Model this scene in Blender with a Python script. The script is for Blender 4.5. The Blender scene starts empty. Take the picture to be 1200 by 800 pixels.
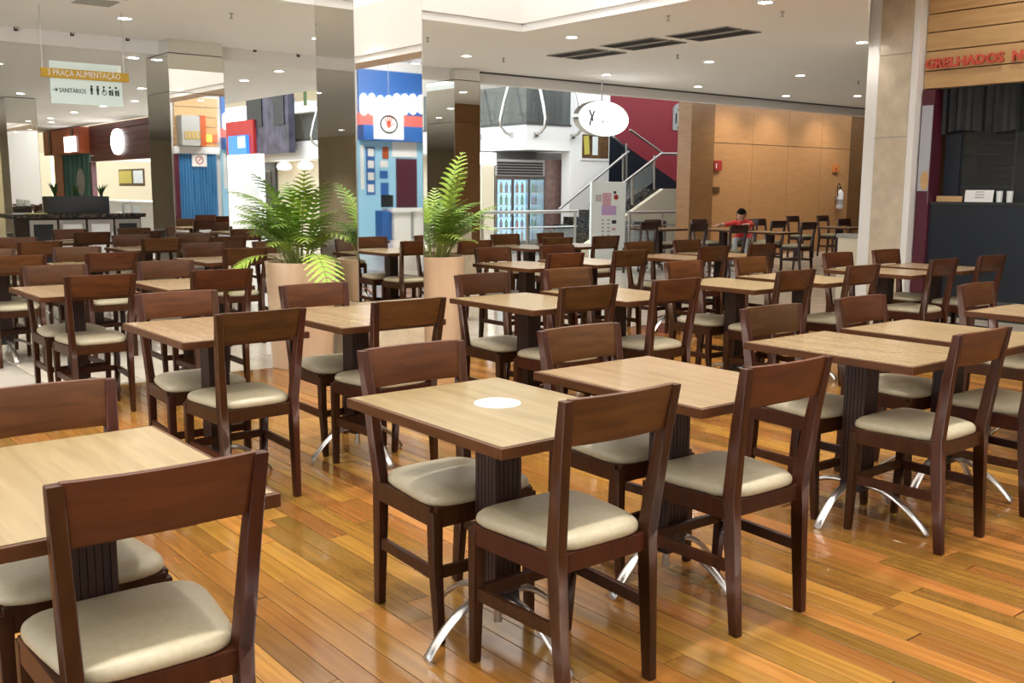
import bpy, bmesh, math, random
from mathutils import Matrix, Vector, Euler
random.seed(7)
R = math.radians
scene = bpy.context.scene
COL = scene.collection

# ------------------------------------------------------------------ camera
# world x,y follow the rows of tables (x along a row, y across the rows), metres
F_PX, PITCH, ROLL, CAM_H, YAW = 1172.0, 0.1509, 0.0051, 1.407, 0.673
cam_d = bpy.data.cameras.new('camera'); cam = bpy.data.objects.new('camera', cam_d); COL.objects.link(cam)
cam_d.sensor_width = 36.0; cam_d.lens = F_PX / 1200.0 * 36.0; cam_d.clip_end = 200; cam_d.clip_start = 0.05
cam.matrix_world = Matrix.Translation((0, 0, CAM_H)) @ Euler((math.pi/2 - PITCH, 0, -YAW)).to_matrix().to_4x4() @ Matrix.Rotation(ROLL, 4, 'Z')
scene.camera = cam

# ------------------------------------------------------------------ world, exposure
w = bpy.data.worlds.new('world'); scene.world = w; w.use_nodes = True
w.node_tree.nodes['Background'].inputs[0].default_value = (0.82, 0.92, 1.0, 1)
w.node_tree.nodes['Background'].inputs[1].default_value = 3.4
scene.view_settings.view_transform = 'Standard'
scene.view_settings.look = 'None'
scene.view_settings.exposure = 0.55
scene.view_settings.gamma = 1.0
scene.view_settings.use_curve_mapping = False
COVE_POWER = 1.1        # luminous ceiling of the recess
DOWN_POWER = 42.0       # each recessed downlight
RECESS_SPOT = 200.0      # spots set in the recess
ATRIUM_POWER = 0.75      # glowing panel added over the atrium to light it
SHOP_POWER = 1.0        # multiplier of the shop lamps

# ------------------------------------------------------------------ pixel -> place
def ray(x, y):
    a = (x - 600) / F_PX; b = (y - 400) / F_PX
    c, s = math.cos(ROLL), math.sin(ROLL); a, b = a*c + b*s, -a*s + b*c
    cp, sp = math.cos(PITCH), math.sin(PITCH)
    X = a; Y = cp - b*sp; Z = -sp - b*cp
    cu, su = math.cos(YAW), math.sin(YAW)
    return X*cu + Y*su, -X*su + Y*cu, Z
def at(x, y, z):
    d = ray(x, y); t = (z - CAM_H) / d[2]; return Vector((d[0]*t, d[1]*t, z))
def onv(x, y, v):
    d = ray(x, y); t = v / d[1]; return Vector((d[0]*t, v, CAM_H + d[2]*t))
def onu(x, y, u):
    d = ray(x, y); t = u / d[0]; return Vector((u, d[1]*t, CAM_H + d[2]*t))
def rectV(x0, y0, x1, y1, v):      # picture box on a plane facing -y -> u0,u1,z0,z1
    xm, ym = (x0+x1)/2, (y0+y1)/2
    return onv(x0, ym, v)[0], onv(x1, ym, v)[0], onv(xm, y1, v)[2], onv(xm, y0, v)[2]
def rectU(x0, y0, x1, y1, u):      # picture box on a plane facing -x -> v0,v1,z0,z1
    xm, ym = (x0+x1)/2, (y0+y1)/2
    return onu(x1, ym, u)[1], onu(x0, ym, u)[1], onu(xm, y1, u)[2], onu(xm, y0, u)[2]

# ------------------------------------------------------------------ materials
def mat(name, col, rough=0.5, metal=0.0, emit=None, es=0.0, alpha=None, spec=None, trans=0.0, ior=1.45, coat=0.0):
    m = bpy.data.materials.new(name); m.use_nodes = True
    b = m.node_tree.nodes['Principled BSDF']
    b.inputs['Base Color'].default_value = (*col, 1); b.inputs['Roughness'].default_value = rough
    b.inputs['Metallic'].default_value = metal
    if spec is not None: b.inputs['Specular IOR Level'].default_value = spec
    if emit: b.inputs['Emission Color'].default_value = (*emit, 1); b.inputs['Emission Strength'].default_value = es
    if trans: b.inputs['Transmission Weight'].default_value = trans; b.inputs['IOR'].default_value = ior
    if coat: b.inputs['Coat Weight'].default_value = coat; b.inputs['Coat Roughness'].default_value = 0.08
    if alpha is not None: b.inputs['Alpha'].default_value = alpha
    return m
def N(m, t, **kw):
    n = m.node_tree.nodes.new(t)
    for k, v in kw.items(): setattr(n, k, v)
    return n
def wood(name, c1, c2, rough, scale=(3, 30, 30), rnd=0.0, coat=0.0, bump=0.0, spec=None):
    """streaky grain; the fine axis is given by scale; rnd varies the tone from piece to piece"""
    m = mat(name, c1, rough, coat=coat, spec=spec); nt = m.node_tree; L = nt.links.new; b = nt.nodes['Principled BSDF']
    tc = N(m, 'ShaderNodeTexCoord'); mp = N(m, 'ShaderNodeMapping'); mp.inputs['Scale'].default_value = scale
    oi = N(m, 'ShaderNodeObjectInfo')
    src = tc.outputs['Object']
    if rnd:
        vm = N(m, 'ShaderNodeVectorMath', operation='ADD'); sc = N(m, 'ShaderNodeVectorMath', operation='SCALE')
        cb = N(m, 'ShaderNodeCombineXYZ')
        L(oi.outputs['Random'], cb.inputs[0]); L(oi.outputs['Random'], cb.inputs[1]); L(cb.outputs[0], sc.inputs[0]); sc.inputs['Scale'].default_value = 37.0
        L(src, vm.inputs[0]); L(sc.outputs[0], vm.inputs[1]); src = vm.outputs[0]
    L(src, mp.inputs[0])
    nz = N(m, 'ShaderNodeTexNoise'); nz.inputs['Scale'].default_value = 1.0; nz.inputs['Detail'].default_value = 5; nz.inputs['Distortion'].default_value = 0.6
    L(mp.outputs[0], nz.inputs['Vector'])
    cr = N(m, 'ShaderNodeValToRGB'); cr.color_ramp.elements[0].position = 0.3; cr.color_ramp.elements[1].position = 0.7
    cr.color_ramp.elements[0].color = (*c2, 1); cr.color_ramp.elements[1].color = (*c1, 1)
    L(nz.outputs[0], cr.inputs[0]); out = cr.outputs[0]
    if rnd:
        hs = N(m, 'ShaderNodeHueSaturation'); mr = N(m, 'ShaderNodeMapRange')
        mr.inputs[3].default_value = 1 - rnd; mr.inputs[4].default_value = 1 + rnd
        L(oi.outputs['Random'], mr.inputs[0]); L(mr.outputs[0], hs.inputs['Value'])
        mr2 = N(m, 'ShaderNodeMapRange'); mr2.inputs[3].default_value = 0.488; mr2.inputs[4].default_value = 0.512
        wn = N(m, 'ShaderNodeTexWhiteNoise', noise_dimensions='1D'); L(oi.outputs['Random'], wn.inputs['W'])
        L(wn.outputs['Value'], mr2.inputs[0]); L(mr2.outputs[0], hs.inputs['Hue'])
        L(out, hs.inputs['Color']); out = hs.outputs[0]
    L(out, b.inputs['Base Color'])
    if bump:
        bp = N(m, 'ShaderNodeBump'); bp.inputs['Strength'].default_value = bump; bp.inputs['Distance'].default_value = 0.002
        L(nz.outputs[0], bp.inputs['Height']); L(bp.outputs[0], b.inputs['Normal'])
    return m
def mottled(name, c1, c2, rough, scale, detail=6, lo=0.35, hi=0.65, metal=0.0, bump=0.0):
    m = mat(name, c1, rough, metal); nt = m.node_tree; L = nt.links.new; b = nt.nodes['Principled BSDF']
    tc = N(m, 'ShaderNodeTexCoord'); nz = N(m, 'ShaderNodeTexNoise'); nz.inputs['Scale'].default_value = scale; nz.inputs['Detail'].default_value = detail
    cr = N(m, 'ShaderNodeValToRGB'); cr.color_ramp.elements[0].position = lo; cr.color_ramp.elements[1].position = hi
    cr.color_ramp.elements[0].color = (*c2, 1); cr.color_ramp.elements[1].color = (*c1, 1)
    L(tc.outputs['Object'], nz.inputs['Vector']); L(nz.outputs[0], cr.inputs[0]); L(cr.outputs[0], b.inputs['Base Color'])
    if bump:
        bp = N(m, 'ShaderNodeBump'); bp.inputs['Strength'].default_value = bump; bp.inputs['Distance'].default_value = 0.003
        L(nz.outputs[0], bp.inputs['Height']); L(bp.outputs[0], b.inputs['Normal'])
    return m

M = {}
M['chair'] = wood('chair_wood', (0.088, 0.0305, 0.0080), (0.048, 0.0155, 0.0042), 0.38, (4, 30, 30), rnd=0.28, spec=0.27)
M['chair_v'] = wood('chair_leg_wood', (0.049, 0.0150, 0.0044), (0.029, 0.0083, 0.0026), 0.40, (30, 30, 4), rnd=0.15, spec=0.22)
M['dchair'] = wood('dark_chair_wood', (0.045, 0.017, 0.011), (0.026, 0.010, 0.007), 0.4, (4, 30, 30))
M['seat'] = mottled('seat_vinyl', (0.38, 0.33, 0.222), (0.345, 0.30, 0.198), 0.42, 60, bump=0.08)
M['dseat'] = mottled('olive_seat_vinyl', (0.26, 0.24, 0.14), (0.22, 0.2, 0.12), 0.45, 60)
M['top'] = wood('tabletop_laminate', (0.285, 0.208, 0.113), (0.215, 0.150, 0.075), 0.25, (26, 2.2, 10), rnd=0.06)
M['edge'] = wood('table_edge_wood', (0.085, 0.031, 0.0095), (0.055, 0.019, 0.006), 0.4, (5, 5, 40), spec=0.25)
M['post'] = wood('table_post_wood', (0.034, 0.011, 0.0055), (0.02, 0.0065, 0.0035), 0.5, (30, 30, 3))
M['chrome'] = mat('brushed_steel', (0.62, 0.60, 0.57), 0.3, 1.0)
M['steel'] = mat('stainless_steel', (0.55, 0.54, 0.52), 0.28, 1.0)
M['black'] = mat('black_plastic', (0.012, 0.012, 0.013), 0.45)
M['plank'] = wood('floor_plank', (0.28, 0.128, 0.026), (0.185, 0.078, 0.0145), 0.2, (40, 2.0, 10), rnd=0.38, coat=0.35, bump=0.05)
M['joint'] = mat('floor_joint', (0.05, 0.022, 0.01), 0.7)
M['tile'] = mottled('cream_floor_tile', (0.60, 0.545, 0.455), (0.52, 0.465, 0.38), 0.16, 3.0)
M['grout'] = mat('tile_grout', (0.30, 0.27, 0.23), 0.8)
M['ceil'] = mottled('painted_ceiling', (0.89, 0.88, 0.865), (0.88, 0.87, 0.855), 0.85, 2.0)
M['white'] = mat('white_paint', (0.83, 0.81, 0.78), 0.7)
M['white2'] = mat('white_gloss', (0.85, 0.85, 0.84), 0.35)
M['cream'] = mat('cream_paint', (0.72, 0.64, 0.48), 0.7)
M['grey'] = mat('grey_paint', (0.34, 0.33, 0.31), 0.6)
M['dgrey'] = mat('dark_grey', (0.07, 0.068, 0.066), 0.5)
M['mirror'] = mat('mirror_glass', (0.80, 0.80, 0.76), 0.015, 1.0)
M['seam'] = mat('mirror_seam', (0.10, 0.10, 0.095), 0.4)
M['marble'] = mottled('beige_marble', (0.66, 0.56, 0.42), (0.54, 0.45, 0.33), 0.3, 5.0)
M['plinth'] = mottled('pale_marble', (0.66, 0.58, 0.42), (0.56, 0.48, 0.34), 0.3, 9.0)
M['cove'] = mat('luminous_ceiling', (0.8, 0.8, 0.78), 0.8, emit=(1.0, 0.985, 0.95), es=COVE_POWER)
M['atrium'] = mat('atrium_added_glow', (0.8, 0.8, 0.78), 0.8, emit=(0.95, 0.97, 1.0), es=ATRIUM_POWER)
M['lamp'] = mat('lamp_glow', (1, 1, 1), 0.5, emit=(1.0, 0.95, 0.86), es=22.0)
M['lampw'] = mat('cool_lamp_glow', (1, 1, 1), 0.5, emit=(0.93, 0.97, 1.0), es=6.0)
M['glow'] = mat('light_box_white', (1, 1, 1), 0.5, emit=(1.0, 0.99, 0.96), es=2.6)
M['orange'] = wood('orange_wall_panel', (0.56, 0.285, 0.115), (0.50, 0.245, 0.095), 0.35, (3, 3, 14))
M['brownp'] = wood('brown_wall_panel', (0.26, 0.125, 0.045), (0.21, 0.098, 0.034), 0.4, (3, 3, 14))
M['board'] = wood('sign_board_wood', (0.60, 0.38, 0.17), (0.50, 0.30, 0.125), 0.4, (10, 1.5, 14))
M['red'] = mat('red_letter', (0.58, 0.085, 0.05), 0.45)
M['redwall'] = mat('red_wall', (0.23, 0.013, 0.024), 0.6)
M['maroon'] = mat('maroon_panel', (0.085, 0.012, 0.025), 0.4)
M['navy'] = mat('navy_panel', (0.008, 0.013, 0.022), 0.35)
M['curtain'] = mat('dark_curtain', (0.006, 0.008, 0.0095), 0.6)
M['smoke'] = mat('smoked_glass', (0.035, 0.038, 0.042), 0.12)
M['glassd'] = mat('tinted_glass', (0.12, 0.13, 0.125), 0.1, alpha=0.72)
M['glass'] = mat('clear_glass', (0.75, 0.82, 0.80), 0.05, alpha=0.16)
M['leaf'] = mottled('fern_leaf', (0.165, 0.30, 0.03), (0.075, 0.165, 0.014), 0.45, 7.0)
M['leafl'] = mottled('young_fern_leaf', (0.30, 0.42, 0.05), (0.19, 0.31, 0.03), 0.45, 7.0)
M['leafd'] = mottled('dark_leaf', (0.05, 0.12, 0.02), (0.03, 0.07, 0.012), 0.45, 7.0)
M['stem'] = mat('fern_stem', (0.20, 0.22, 0.05), 0.5)
M['soil'] = mottled('potting_soil', (0.035, 0.02, 0.012), (0.02, 0.012, 0.008), 0.9, 40, bump=0.5)
M['pot'] = wood('planter_veneer', (0.74, 0.55, 0.37), (0.67, 0.48, 0.31), 0.45, (14, 14, 1.6))
M['granite'] = mottled('dark_granite', (0.12, 0.09, 0.06), (0.012, 0.011, 0.01), 0.2, 22.0, lo=0.45, hi=0.72)
M['yellow'] = mat('yellow_sign', (0.60, 0.37, 0.03), 0.5)
M['signw'] = mat('sign_glass', (0.62, 0.72, 0.68), 0.25, emit=(0.8, 0.95, 0.9), es=0.12)
M['ink'] = mat('sign_ink', (0.03, 0.035, 0.035), 0.6)
M['paper'] = mat('paper', (0.86, 0.85, 0.82), 0.7)
M['paperg'] = mat('greenish_paper', (0.84, 0.88, 0.85), 0.6)
M['skyblue'] = mat('pale_blue_wall', (0.36, 0.66, 0.86), 0.5)
M['blue'] = mat('blue_panel', (0.03, 0.13, 0.42), 0.45)
M['bluec'] = wood('blue_curtain', (0.12, 0.36, 0.62), (0.05, 0.18, 0.40), 0.3, (6, 6, 0.6))
M['screen'] = mat('tv_screen', (0.02, 0.1, 0.4), 0.3, emit=(0.03, 0.19, 0.75), es=1.0)
M['screenw'] = mat('tv_picture', (0.6, 0.8, 0.95), 0.3, emit=(0.55, 0.85, 1.0), es=1.4)
M['teal'] = wood('green_curtain', (0.07, 0.20, 0.13), (0.03, 0.10, 0.08), 0.4, (16, 16, 0.6))
M['orsign'] = mat('orange_sign', (0.42, 0.085, 0.022), 0.4)
M['brsign'] = wood('brown_sign_board', (0.13, 0.034, 0.030), (0.10, 0.026, 0.024), 0.4, (6, 2, 14))
M['yellowp'] = mat('yellow_picture', (0.62, 0.52, 0.10), 0.5)
M['oldwood'] = mottled('picture_brown', (0.16, 0.075, 0.02), (0.05, 0.028, 0.015), 0.5, 6.0)
M['mural'] = mottled('dark_mural', (0.09, 0.08, 0.13), (0.03, 0.03, 0.045), 0.5, 3.0)
M['fridgel'] = mat('fridge_light', (1, 1, 1), 0.4, emit=(0.25, 0.60, 0.90), es=0.9)
M['green'] = mat('exit_green', (0.0, 0.2, 0.08), 0.4, emit=(0.0, 0.5, 0.2), es=0.6)
M['skin'] = mat('skin', (0.55, 0.30, 0.20), 0.5)
M['hair'] = mat('black_hair', (0.008, 0.006, 0.006), 0.9, spec=0.1)
M['shirt'] = mat('red_shirt', (0.60, 0.035, 0.03), 0.7)
M['jeans'] = mat('pale_jeans', (0.42, 0.45, 0.46), 0.8)
M['extred'] = mat('alarm_red', (0.42, 0.04, 0.03), 0.4)
M['bag'] = mat('orange_bag', (0.62, 0.20, 0.04), 0.6)

# ------------------------------------------------------------------ mesh helpers
class MB:
    def __init__(s): s.v = []; s.f = []
    def poly(s, pts):
        i = len(s.v); s.v += [tuple(p) for p in pts]; s.f.append(tuple(range(i, i + len(pts)))); return s
    def hexa(s, b, t):
        i = len(s.v); s.v += [tuple(p) for p in b] + [tuple(p) for p in t]
        s.f += [tuple(i + k for k in q) for q in ((3, 2, 1, 0), (4, 5, 6, 7), (0, 1, 5, 4), (1, 2, 6, 5), (2, 3, 7, 6), (3, 0, 4, 7))]; return s
    def box(s, x0, x1, y0, y1, z0, z1):
        x0, x1 = min(x0, x1), max(x0, x1); y0, y1 = min(y0, y1), max(y0, y1); z0, z1 = min(z0, z1), max(z0, z1)
        return s.hexa([(x0, y0, z0), (x1, y0, z0), (x1, y1, z0), (x0, y1, z0)], [(x0, y0, z1), (x1, y0, z1), (x1, y1, z1), (x0, y1, z1)])
    def sweep(s, secs):                      # list of 4-point rings
        for a, b in zip(secs, secs[1:]): s.hexa(a, b)
        return s
    def rings(s, rings, cap=True):
        n = len(rings[0]); i = len(s.v)
        for r in rings: s.v += [tuple(p) for p in r]
        for k in range(len(rings) - 1):
            for j in range(n):
                a = i + k*n + j; b = i + k*n + (j+1) % n
                s.f.append((a, b, b + n, a + n))
        if cap:
            s.f.append(tuple(i + j for j in reversed(range(n)))); e = i + (len(rings)-1)*n; s.f.append(tuple(e + j for j in range(n)))
        return s
    def tube(s, pts, r, n=10):
        pts = [Vector(p) for p in pts]; rs = r if isinstance(r, (list, tuple)) else [r]*len(pts); out = []
        up = Vector((0, 0, 1)); prev = None
        for k, p in enumerate(pts):
            t = (pts[min(k+1, len(pts)-1)] - pts[max(k-1, 0)]).normalized()
            if prev is None: a = t.cross(up) if abs(t.dot(up)) < 0.95 else t.cross(Vector((1, 0, 0)))
            else: a = prev - t * prev.dot(t)
            a.normalize(); prev = a; b = t.cross(a)
            out.append([p + (a*math.cos(q) + b*math.sin(q))*rs[k] for q in [2*math.pi*j/n for j in range(n)]])
        return s.rings(out)
    def lathe(s, prof, cx=0, cy=0, n=32):
        return s.rings([[(cx + r*math.cos(2*math.pi*j/n), cy + r*math.sin(2*math.pi*j/n), z) for j in range(n)] for r, z in prof])
    def mesh(s, name, m, bevel=0.0, smooth=None):
        me = bpy.data.meshes.new(name); me.from_pydata(s.v, [], s.f)
        if bevel:
            bm = bmesh.new(); bm.from_mesh(me)
            bmesh.ops.remove_doubles(bm, verts=bm.verts, dist=1e-5)
            es = [e for e in bm.edges if len(e.link_faces) == 2 and e.calc_face_angle(0) > 0.5]
            bmesh.ops.bevel(bm, geom=es, offset=bevel, segments=2, affect='EDGES', profile=0.6)
            bm.to_mesh(me); bm.free()
        else:
            bm = bmesh.new(); bm.from_mesh(me); bmesh.ops.recalc_face_normals(bm, faces=bm.faces); bm.to_mesh(me); bm.free()
        if smooth:
            me.shade_smooth(); me.set_sharp_from_angle(angle=R(smooth))
        if m is not None: me.materials.append(m)
        return me
    def build(s, name, m, parent=None, bevel=0.0, smooth=None):
        return link(name, s.mesh(name, m, bevel, smooth), parent)
def link(name, me, parent=None, loc=None, rot=None):
    o = bpy.data.objects.new(name, me); COL.objects.link(o)
    if parent: o.parent = parent
    if loc is not None: o.location = loc
    if rot is not None: o.rotation_euler = rot
    return o
def tag(o, label, cat, group=None, kind=None):
    o['label'] = label
    if cat: o['category'] = cat
    if group: o['group'] = group
    if kind: o['kind'] = kind
    return o
def thing(name, label, cat, loc=(0, 0, 0), rz=0.0, group=None):
    o = bpy.data.objects.new(name, None); COL.objects.link(o); o.location = loc; o.rotation_euler = (0, 0, rz)
    o.empty_display_size = 0.1
    return tag(o, label, cat, group)
def struct(o, label=None):
    o['kind'] = 'structure'
    if label: o['label'] = label
    return o
def copy_tree(o, parent=None):
    c = o.copy(); COL.objects.link(c); c.parent = parent
    for ch in list(o.children): copy_tree(ch, c)
    return c
def plane_part(name, m, parent, pts): return MB().poly(pts).build(name, m, parent)
FACE = {'-v': (math.pi/2, 0, 0), '-u': (math.pi/2, 0, -math.pi/2), '+v': (math.pi/2, 0, math.pi)}
def text(body, m, size, loc, face, parent=None, name='lettering', extrude=0.002, bold=0.0, ax='LEFT', sx=1.0):
    cu = bpy.data.curves.new('tmp', 'FONT'); cu.body = body; cu.size = size; cu.extrude = extrude; cu.offset = bold; cu.align_x = ax; cu.resolution_u = 2
    o = bpy.data.objects.new('tmp', cu); COL.objects.link(o)
    dg = bpy.context.evaluated_depsgraph_get(); me = bpy.data.meshes.new_from_object(o.evaluated_get(dg)); bpy.data.objects.remove(o); bpy.data.curves.remove(cu)
    me.materials.clear(); me.materials.append(m); me.name = name
    t = link(name, me, parent, loc, FACE[face]); t.scale = (sx, 1, 1); return t
def disc_v(mb, cx, y, cz, rx, rz, n=40, back=None):     # ellipse facing -y
    ring = [(cx + rx*math.cos(2*math.pi*k/n), y, cz + rz*math.sin(2*math.pi*k/n)) for k in range(n)]
    if back is None: mb.poly(ring)
    else: mb.rings([ring, [(p[0], back, p[2]) for p in ring]])
    return mb

# ================================================================== SETTING
H_C, H_L, H_R = 3.10, 2.945, 5.0      # main ceiling, lower ceiling, raised ceiling at the shops
V_F = 12.03                         # line of the ceiling step
U_S = 10.9                          # shop front on the right
# ---- floor: dark bed, timber planks in front, cream tiles beyond
U_W, V_W = 9.0, 7.3                 # limits of the timber
floor = struct(MB().box(-9, 26, -12, 40, -0.30, -0.012).build('floor', M['grout']), 'floor bed under planks and tiles')
bed = MB().box(-7, U_W, -7, V_W, -0.012, -0.010).build('plank_bed', M['joint'], floor)
PW = 0.0905
cands = []
nc = int((U_W + 3.0) / PW)
for i in range(nc):
    u = U_W - (i + 1) * PW; v = V_W; j = 0
    rr = random.Random(i * 13 + 5); v += rr.uniform(0, 0.9)
    while v > -1.5:
        ln = rr.uniform(0.75, 1.7); a, b = max(v - ln, -1.5), min(v, V_W)
        if b - a > 0.03: cands.append((u, a, b, rr.random()))
        v -= ln
def seen(x, y, mx=0.25):
    cx = x*math.cos(YAW) - y*math.sin(YAW); cy = x*math.sin(YAW) + y*math.cos(YAW)
    return cy > 1.6 and abs(cx) < cy*0.53 + mx
vis = [c for c in cands if any(seen(c[0], q) for q in (c[1], (c[1]+c[2])/2, c[2]))]
vis.sort(key=lambda c: math.hypot(c[0] - 1.4, (c[1] + c[2])/2 - 1.8))
near = set(id(c) for c in vis[:300])
plank_me = {}
rest = MB()
g = 0.0026
for c in cands:
    u, a, b, q = c; L_ = round((b - a) / 0.05) * 0.05
    dz = (q - 0.5) * 0.0016
    if id(c) in near:
        key = round(b - a, 2)
        if key not in plank_me:
            plank_me[key] = MB().box(g/2, PW - g/2, g/2, key - g/2, -0.010, 0).mesh('plank', M['plank'], bevel=0.0012)
        link('plank', plank_me[key], floor, (u, a, dz))
    else: rest.box(u + g/2, u + PW - g/2, a + g/2, b - g/2, -0.010, dz)
rest_o = rest.build('plank_field', None, floor); rest_o['kind'] = 'stuff'
# the joined planks vary in tone by their place across the floor
mp = M['plank'].copy(); mp.name = 'floor_plank_field'
nt = mp.node_tree; oi = [n for n in nt.nodes if n.type == 'OBJECT_INFO'][0]
geo = nt.nodes.new('ShaderNodeNewGeometry')
for l in [l for l in nt.links if l.from_node == oi]:
    t = l.to_socket; nt.links.remove(l); nt.links.new(geo.outputs['Random Per Island'], t)
rest_o.data.materials.append(mp)
# tiles
TS = 0.6
tile_me = MB().box(0.003, TS - 0.003, 0.003, TS - 0.003, -0.010, 0).mesh('tile', M['tile'])
tl = []
for i in range(-12, 36):
    for j in range(-33, 62):
        x, y = U_W + 0.0 + i*TS - 0.0, V_W + j*TS
        if x + TS > U_W + 1e-6 and x >= U_W - 1e-6 or y >= V_W - 1e-6:
            if x > 25 or y > 36 or x < -7.3 or (y < -7.3 and x < 8) or y < -11.7: continue
            tl.append((x, y))
tl.sort(key=lambda t: (not seen(t[0] + .3, t[1] + .3, .4), math.hypot(t[0] - 2, t[1] - 2)))
for x, y in tl[:300]: link('tile', tile_me, floor, (x, y, 0))
tr = MB()
for x, y in tl[300:]: tr.box(x + .003, x + TS - .003, y + .003, y + TS - .003, -0.010, 0)
tr.build('tile_field', M['tile'], floor)['kind'] = 'stuff'

# ---- ceilings
cl = MB()
def slab(mb, pts, z0, z1):
    mb.rings([[(x, y, z0) for x, y in pts], [(x, y, z1) for x, y in pts]])
CA, CB = at(1018, -25, H_C), at(1018, 53, H_C)
RU0, RU1, RV0, RV1 = -4.0, 7.10, -5.0, 8.75      # the bright recess
for pts in ([(-7, RV1), (25, RV1), (25, V_F), (-7, V_F)],
            [(RU1, -7), (CA.x, -7), (CA.x, RV1), (RU1, RV1)],
            [CA.xy, CB.xy, (CB.x + .5, 6.9), (25, 6.9), (25, RV1), (CA.x, RV1)],
            [(-7, -7), (RU0, -7), (RU0, RV1), (-7, RV1)],
            [(RU0, -7), (RU1, -7), (RU1, RV0), (RU0, RV0)]):
    slab(cl, pts, H_C, H_C + 0.08)
ceiling = struct(cl.build('ceiling', M['ceil']), 'plain cream ceiling around the bright recess')
rw = MB()
for a, b in (((RU0, RV0), (RU1, RV0)), ((RU1, RV0), (RU1, RV1)), ((RU1, RV1), (RU0, RV1)), ((RU0, RV1), (RU0, RV0))):
    rw.box(min(a[0], b[0]) - .04, max(a[0], b[0]) + .04, min(a[1], b[1]) - .04, max(a[1], b[1]) + .04, H_C + .0801, H_C + .75)
rw.build('recess_wall', M['white'], ceiling)
MB().box(RU0, RU1, RV0, RV1, H_C + 0.72, H_C + 0.76).build('recess_panel', M['cove'], ceiling)['label'] = 'bright white luminous recess'
rz = MB(); slab(rz, [(CA.x, -11.6), (19, -11.6), (19, 6.9), (CB.x + .5, 6.9), CB.xy, CA.xy], H_R, H_R + .06)
rz.build('raised_ceiling', M['ceil'], ceiling)
up = MB()
for a, b in (((CA.x, -7), CA.xy), (CA.xy, CB.xy), (CB.xy, (CB.x + .5, 6.9))):
    d = Vector((b[0]-a[0], b[1]-a[1])).normalized(); n = Vector((-d[1], d[0])) * 0.05
    up.hexa([(a[0], a[1], H_C+.081), (b[0], b[1], H_C+.081), (b[0]+n[0], b[1]+n[1], H_C+.081), (a[0]+n[0], a[1]+n[1], H_C+.081)],
            [(a[0], a[1], H_R), (b[0], b[1], H_R), (b[0]+n[0], b[1]+n[1], H_R), (a[0]+n[0], a[1]+n[1], H_R)])
up.build('ceiling_upstand', M['white'], ceiling)
lo = MB(); slab(lo, [(-7, V_F + .2), (7.67, V_F + .2), (7.67, 34), (-7, 34)], H_L, H_L + .08)
lo.build('lower_ceiling', M['ceil'], ceiling)
trim = struct(MB().box(-7, 25, V_F, V_F + .2, H_L, H_C + .5).build('trim_1', M['white']), 'white band at the ceiling step')
MB().box(8.88, 25, V_F - .012, V_F, H_C - .022, H_C - .001).build('painted_shadow_gap', M['dgrey'], trim)  # dark strip painted for the shade line under the ceiling

# ---- outer walls
struct(MB().box(-7.2, -7, 9.5, 34, 0, 4.3).build('wall_left', mottled('tan_wall', (0.68, 0.57, 0.40), (0.62, 0.51, 0.35), 0.35, 1.2)), 'tan wall far left')
struct(MB().box(8.1, 19.2, -11.6, -11.4, 0, 5.0).build('wall_back', M['white']), 'white wall behind the shops')
struct(MB().box(8.1, 8.3, -11.39, -7.2, 0, 5.0).build('wall_side', M['white']), 'white side wall by the shops')
struct(MB().box(19, 19.2, -11.4, 6.9, 0, 5.0).build('wall_passage', M['white']), 'white wall of the passage past the shops')
# unseen window wall added left of the camera to let sky light in
struct(MB().box(-7.2, 8.09, -7.3, -7.1, 0, H_R).build('wall_rear', M['white']), 'white wall behind the camera')
for nm, a, b in (('added_window_1', (-7.1, -7.0), (-7.1, 9.4)),):
    fr = MB(); L_ = math.hypot(b[0]-a[0], b[1]-a[1]); n = int(L_/1.6); hor = abs(b[0]-a[0]) > abs(b[1]-a[1])
    def wb(mb, t0, t1, z0, z1, d=.05):
        if hor: mb.box(a[0] + t0, a[0] + t1, a[1] - d, a[1] + d, z0, z1)
        else: mb.box(a[0] - d, a[0] + d, a[1] + t0, a[1] + t1, z0, z1)
    wb(fr, 0, L_, 0.001, .35, .08); wb(fr, 0, L_, H_C - .1, H_C + .09, .08)
    o = struct(fr.build(nm, M['white']), 'added window wall with slim white mullions')
    for k in range(n + 1):
        mu = MB(); wb(mu, L_*k/n - (.03 if k else 0), L_*k/n + .03, .351, H_C - .101, .04); mu.build('mullion', M['white'], o)
struct(MB().box(-7.2, 7.67, 34, 34.2, 0, 6.2).build('wall_far', M['cream']), 'cream wall at the far end')
# orange panelled wall
V_O = 14.0
wo = struct(MB().box(onv(806, 150, V_O)[0] + .05, onv(996, 180, V_O)[0] + .02, V_O + .06, V_O + .25, 0, 4.2).build('wall_right', M['dgrey']), 'wall clad in orange wood panels')
u0, u1 = onv(833, 180, V_O)[0], onv(996, 180, V_O)[0]
zs = onv(915, 171, V_O)[2]
edges = [u0, u0 + (u1-u0)*.27, u0 + (u1-u0)*.52, u0 + (u1-u0)*.77, u1]
for a, b in zip(edges, edges[1:]):
    MB().box(a + .004, b - .004, V_O, V_O + .06, 0.0, zs - .006).build('wall_panel', M['orange'], wo, bevel=.003)
    MB().box(a + .004, b - .004, V_O, V_O + .06, zs + .006, 4.0).build('wall_panel', M['orange'], wo, bevel=.003)
MB().box(onv(806, 150, V_O)[0], u0 - .02, V_O - .10, V_O + .26, 0, 4.2).build('pilaster', M['brownp'], wo)
wr = struct(MB().box(u1 + .05, 25, V_O + .26, V_O + .40, 0, 4.2).build('wall_recess', M['brownp']), 'dark brown wall past the orange panels')
struct(MB().box(25, 25.2, 6.9, 14.4, 0, 4.2).build('wall_end', M['brownp']), 'brown end wall')

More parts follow.
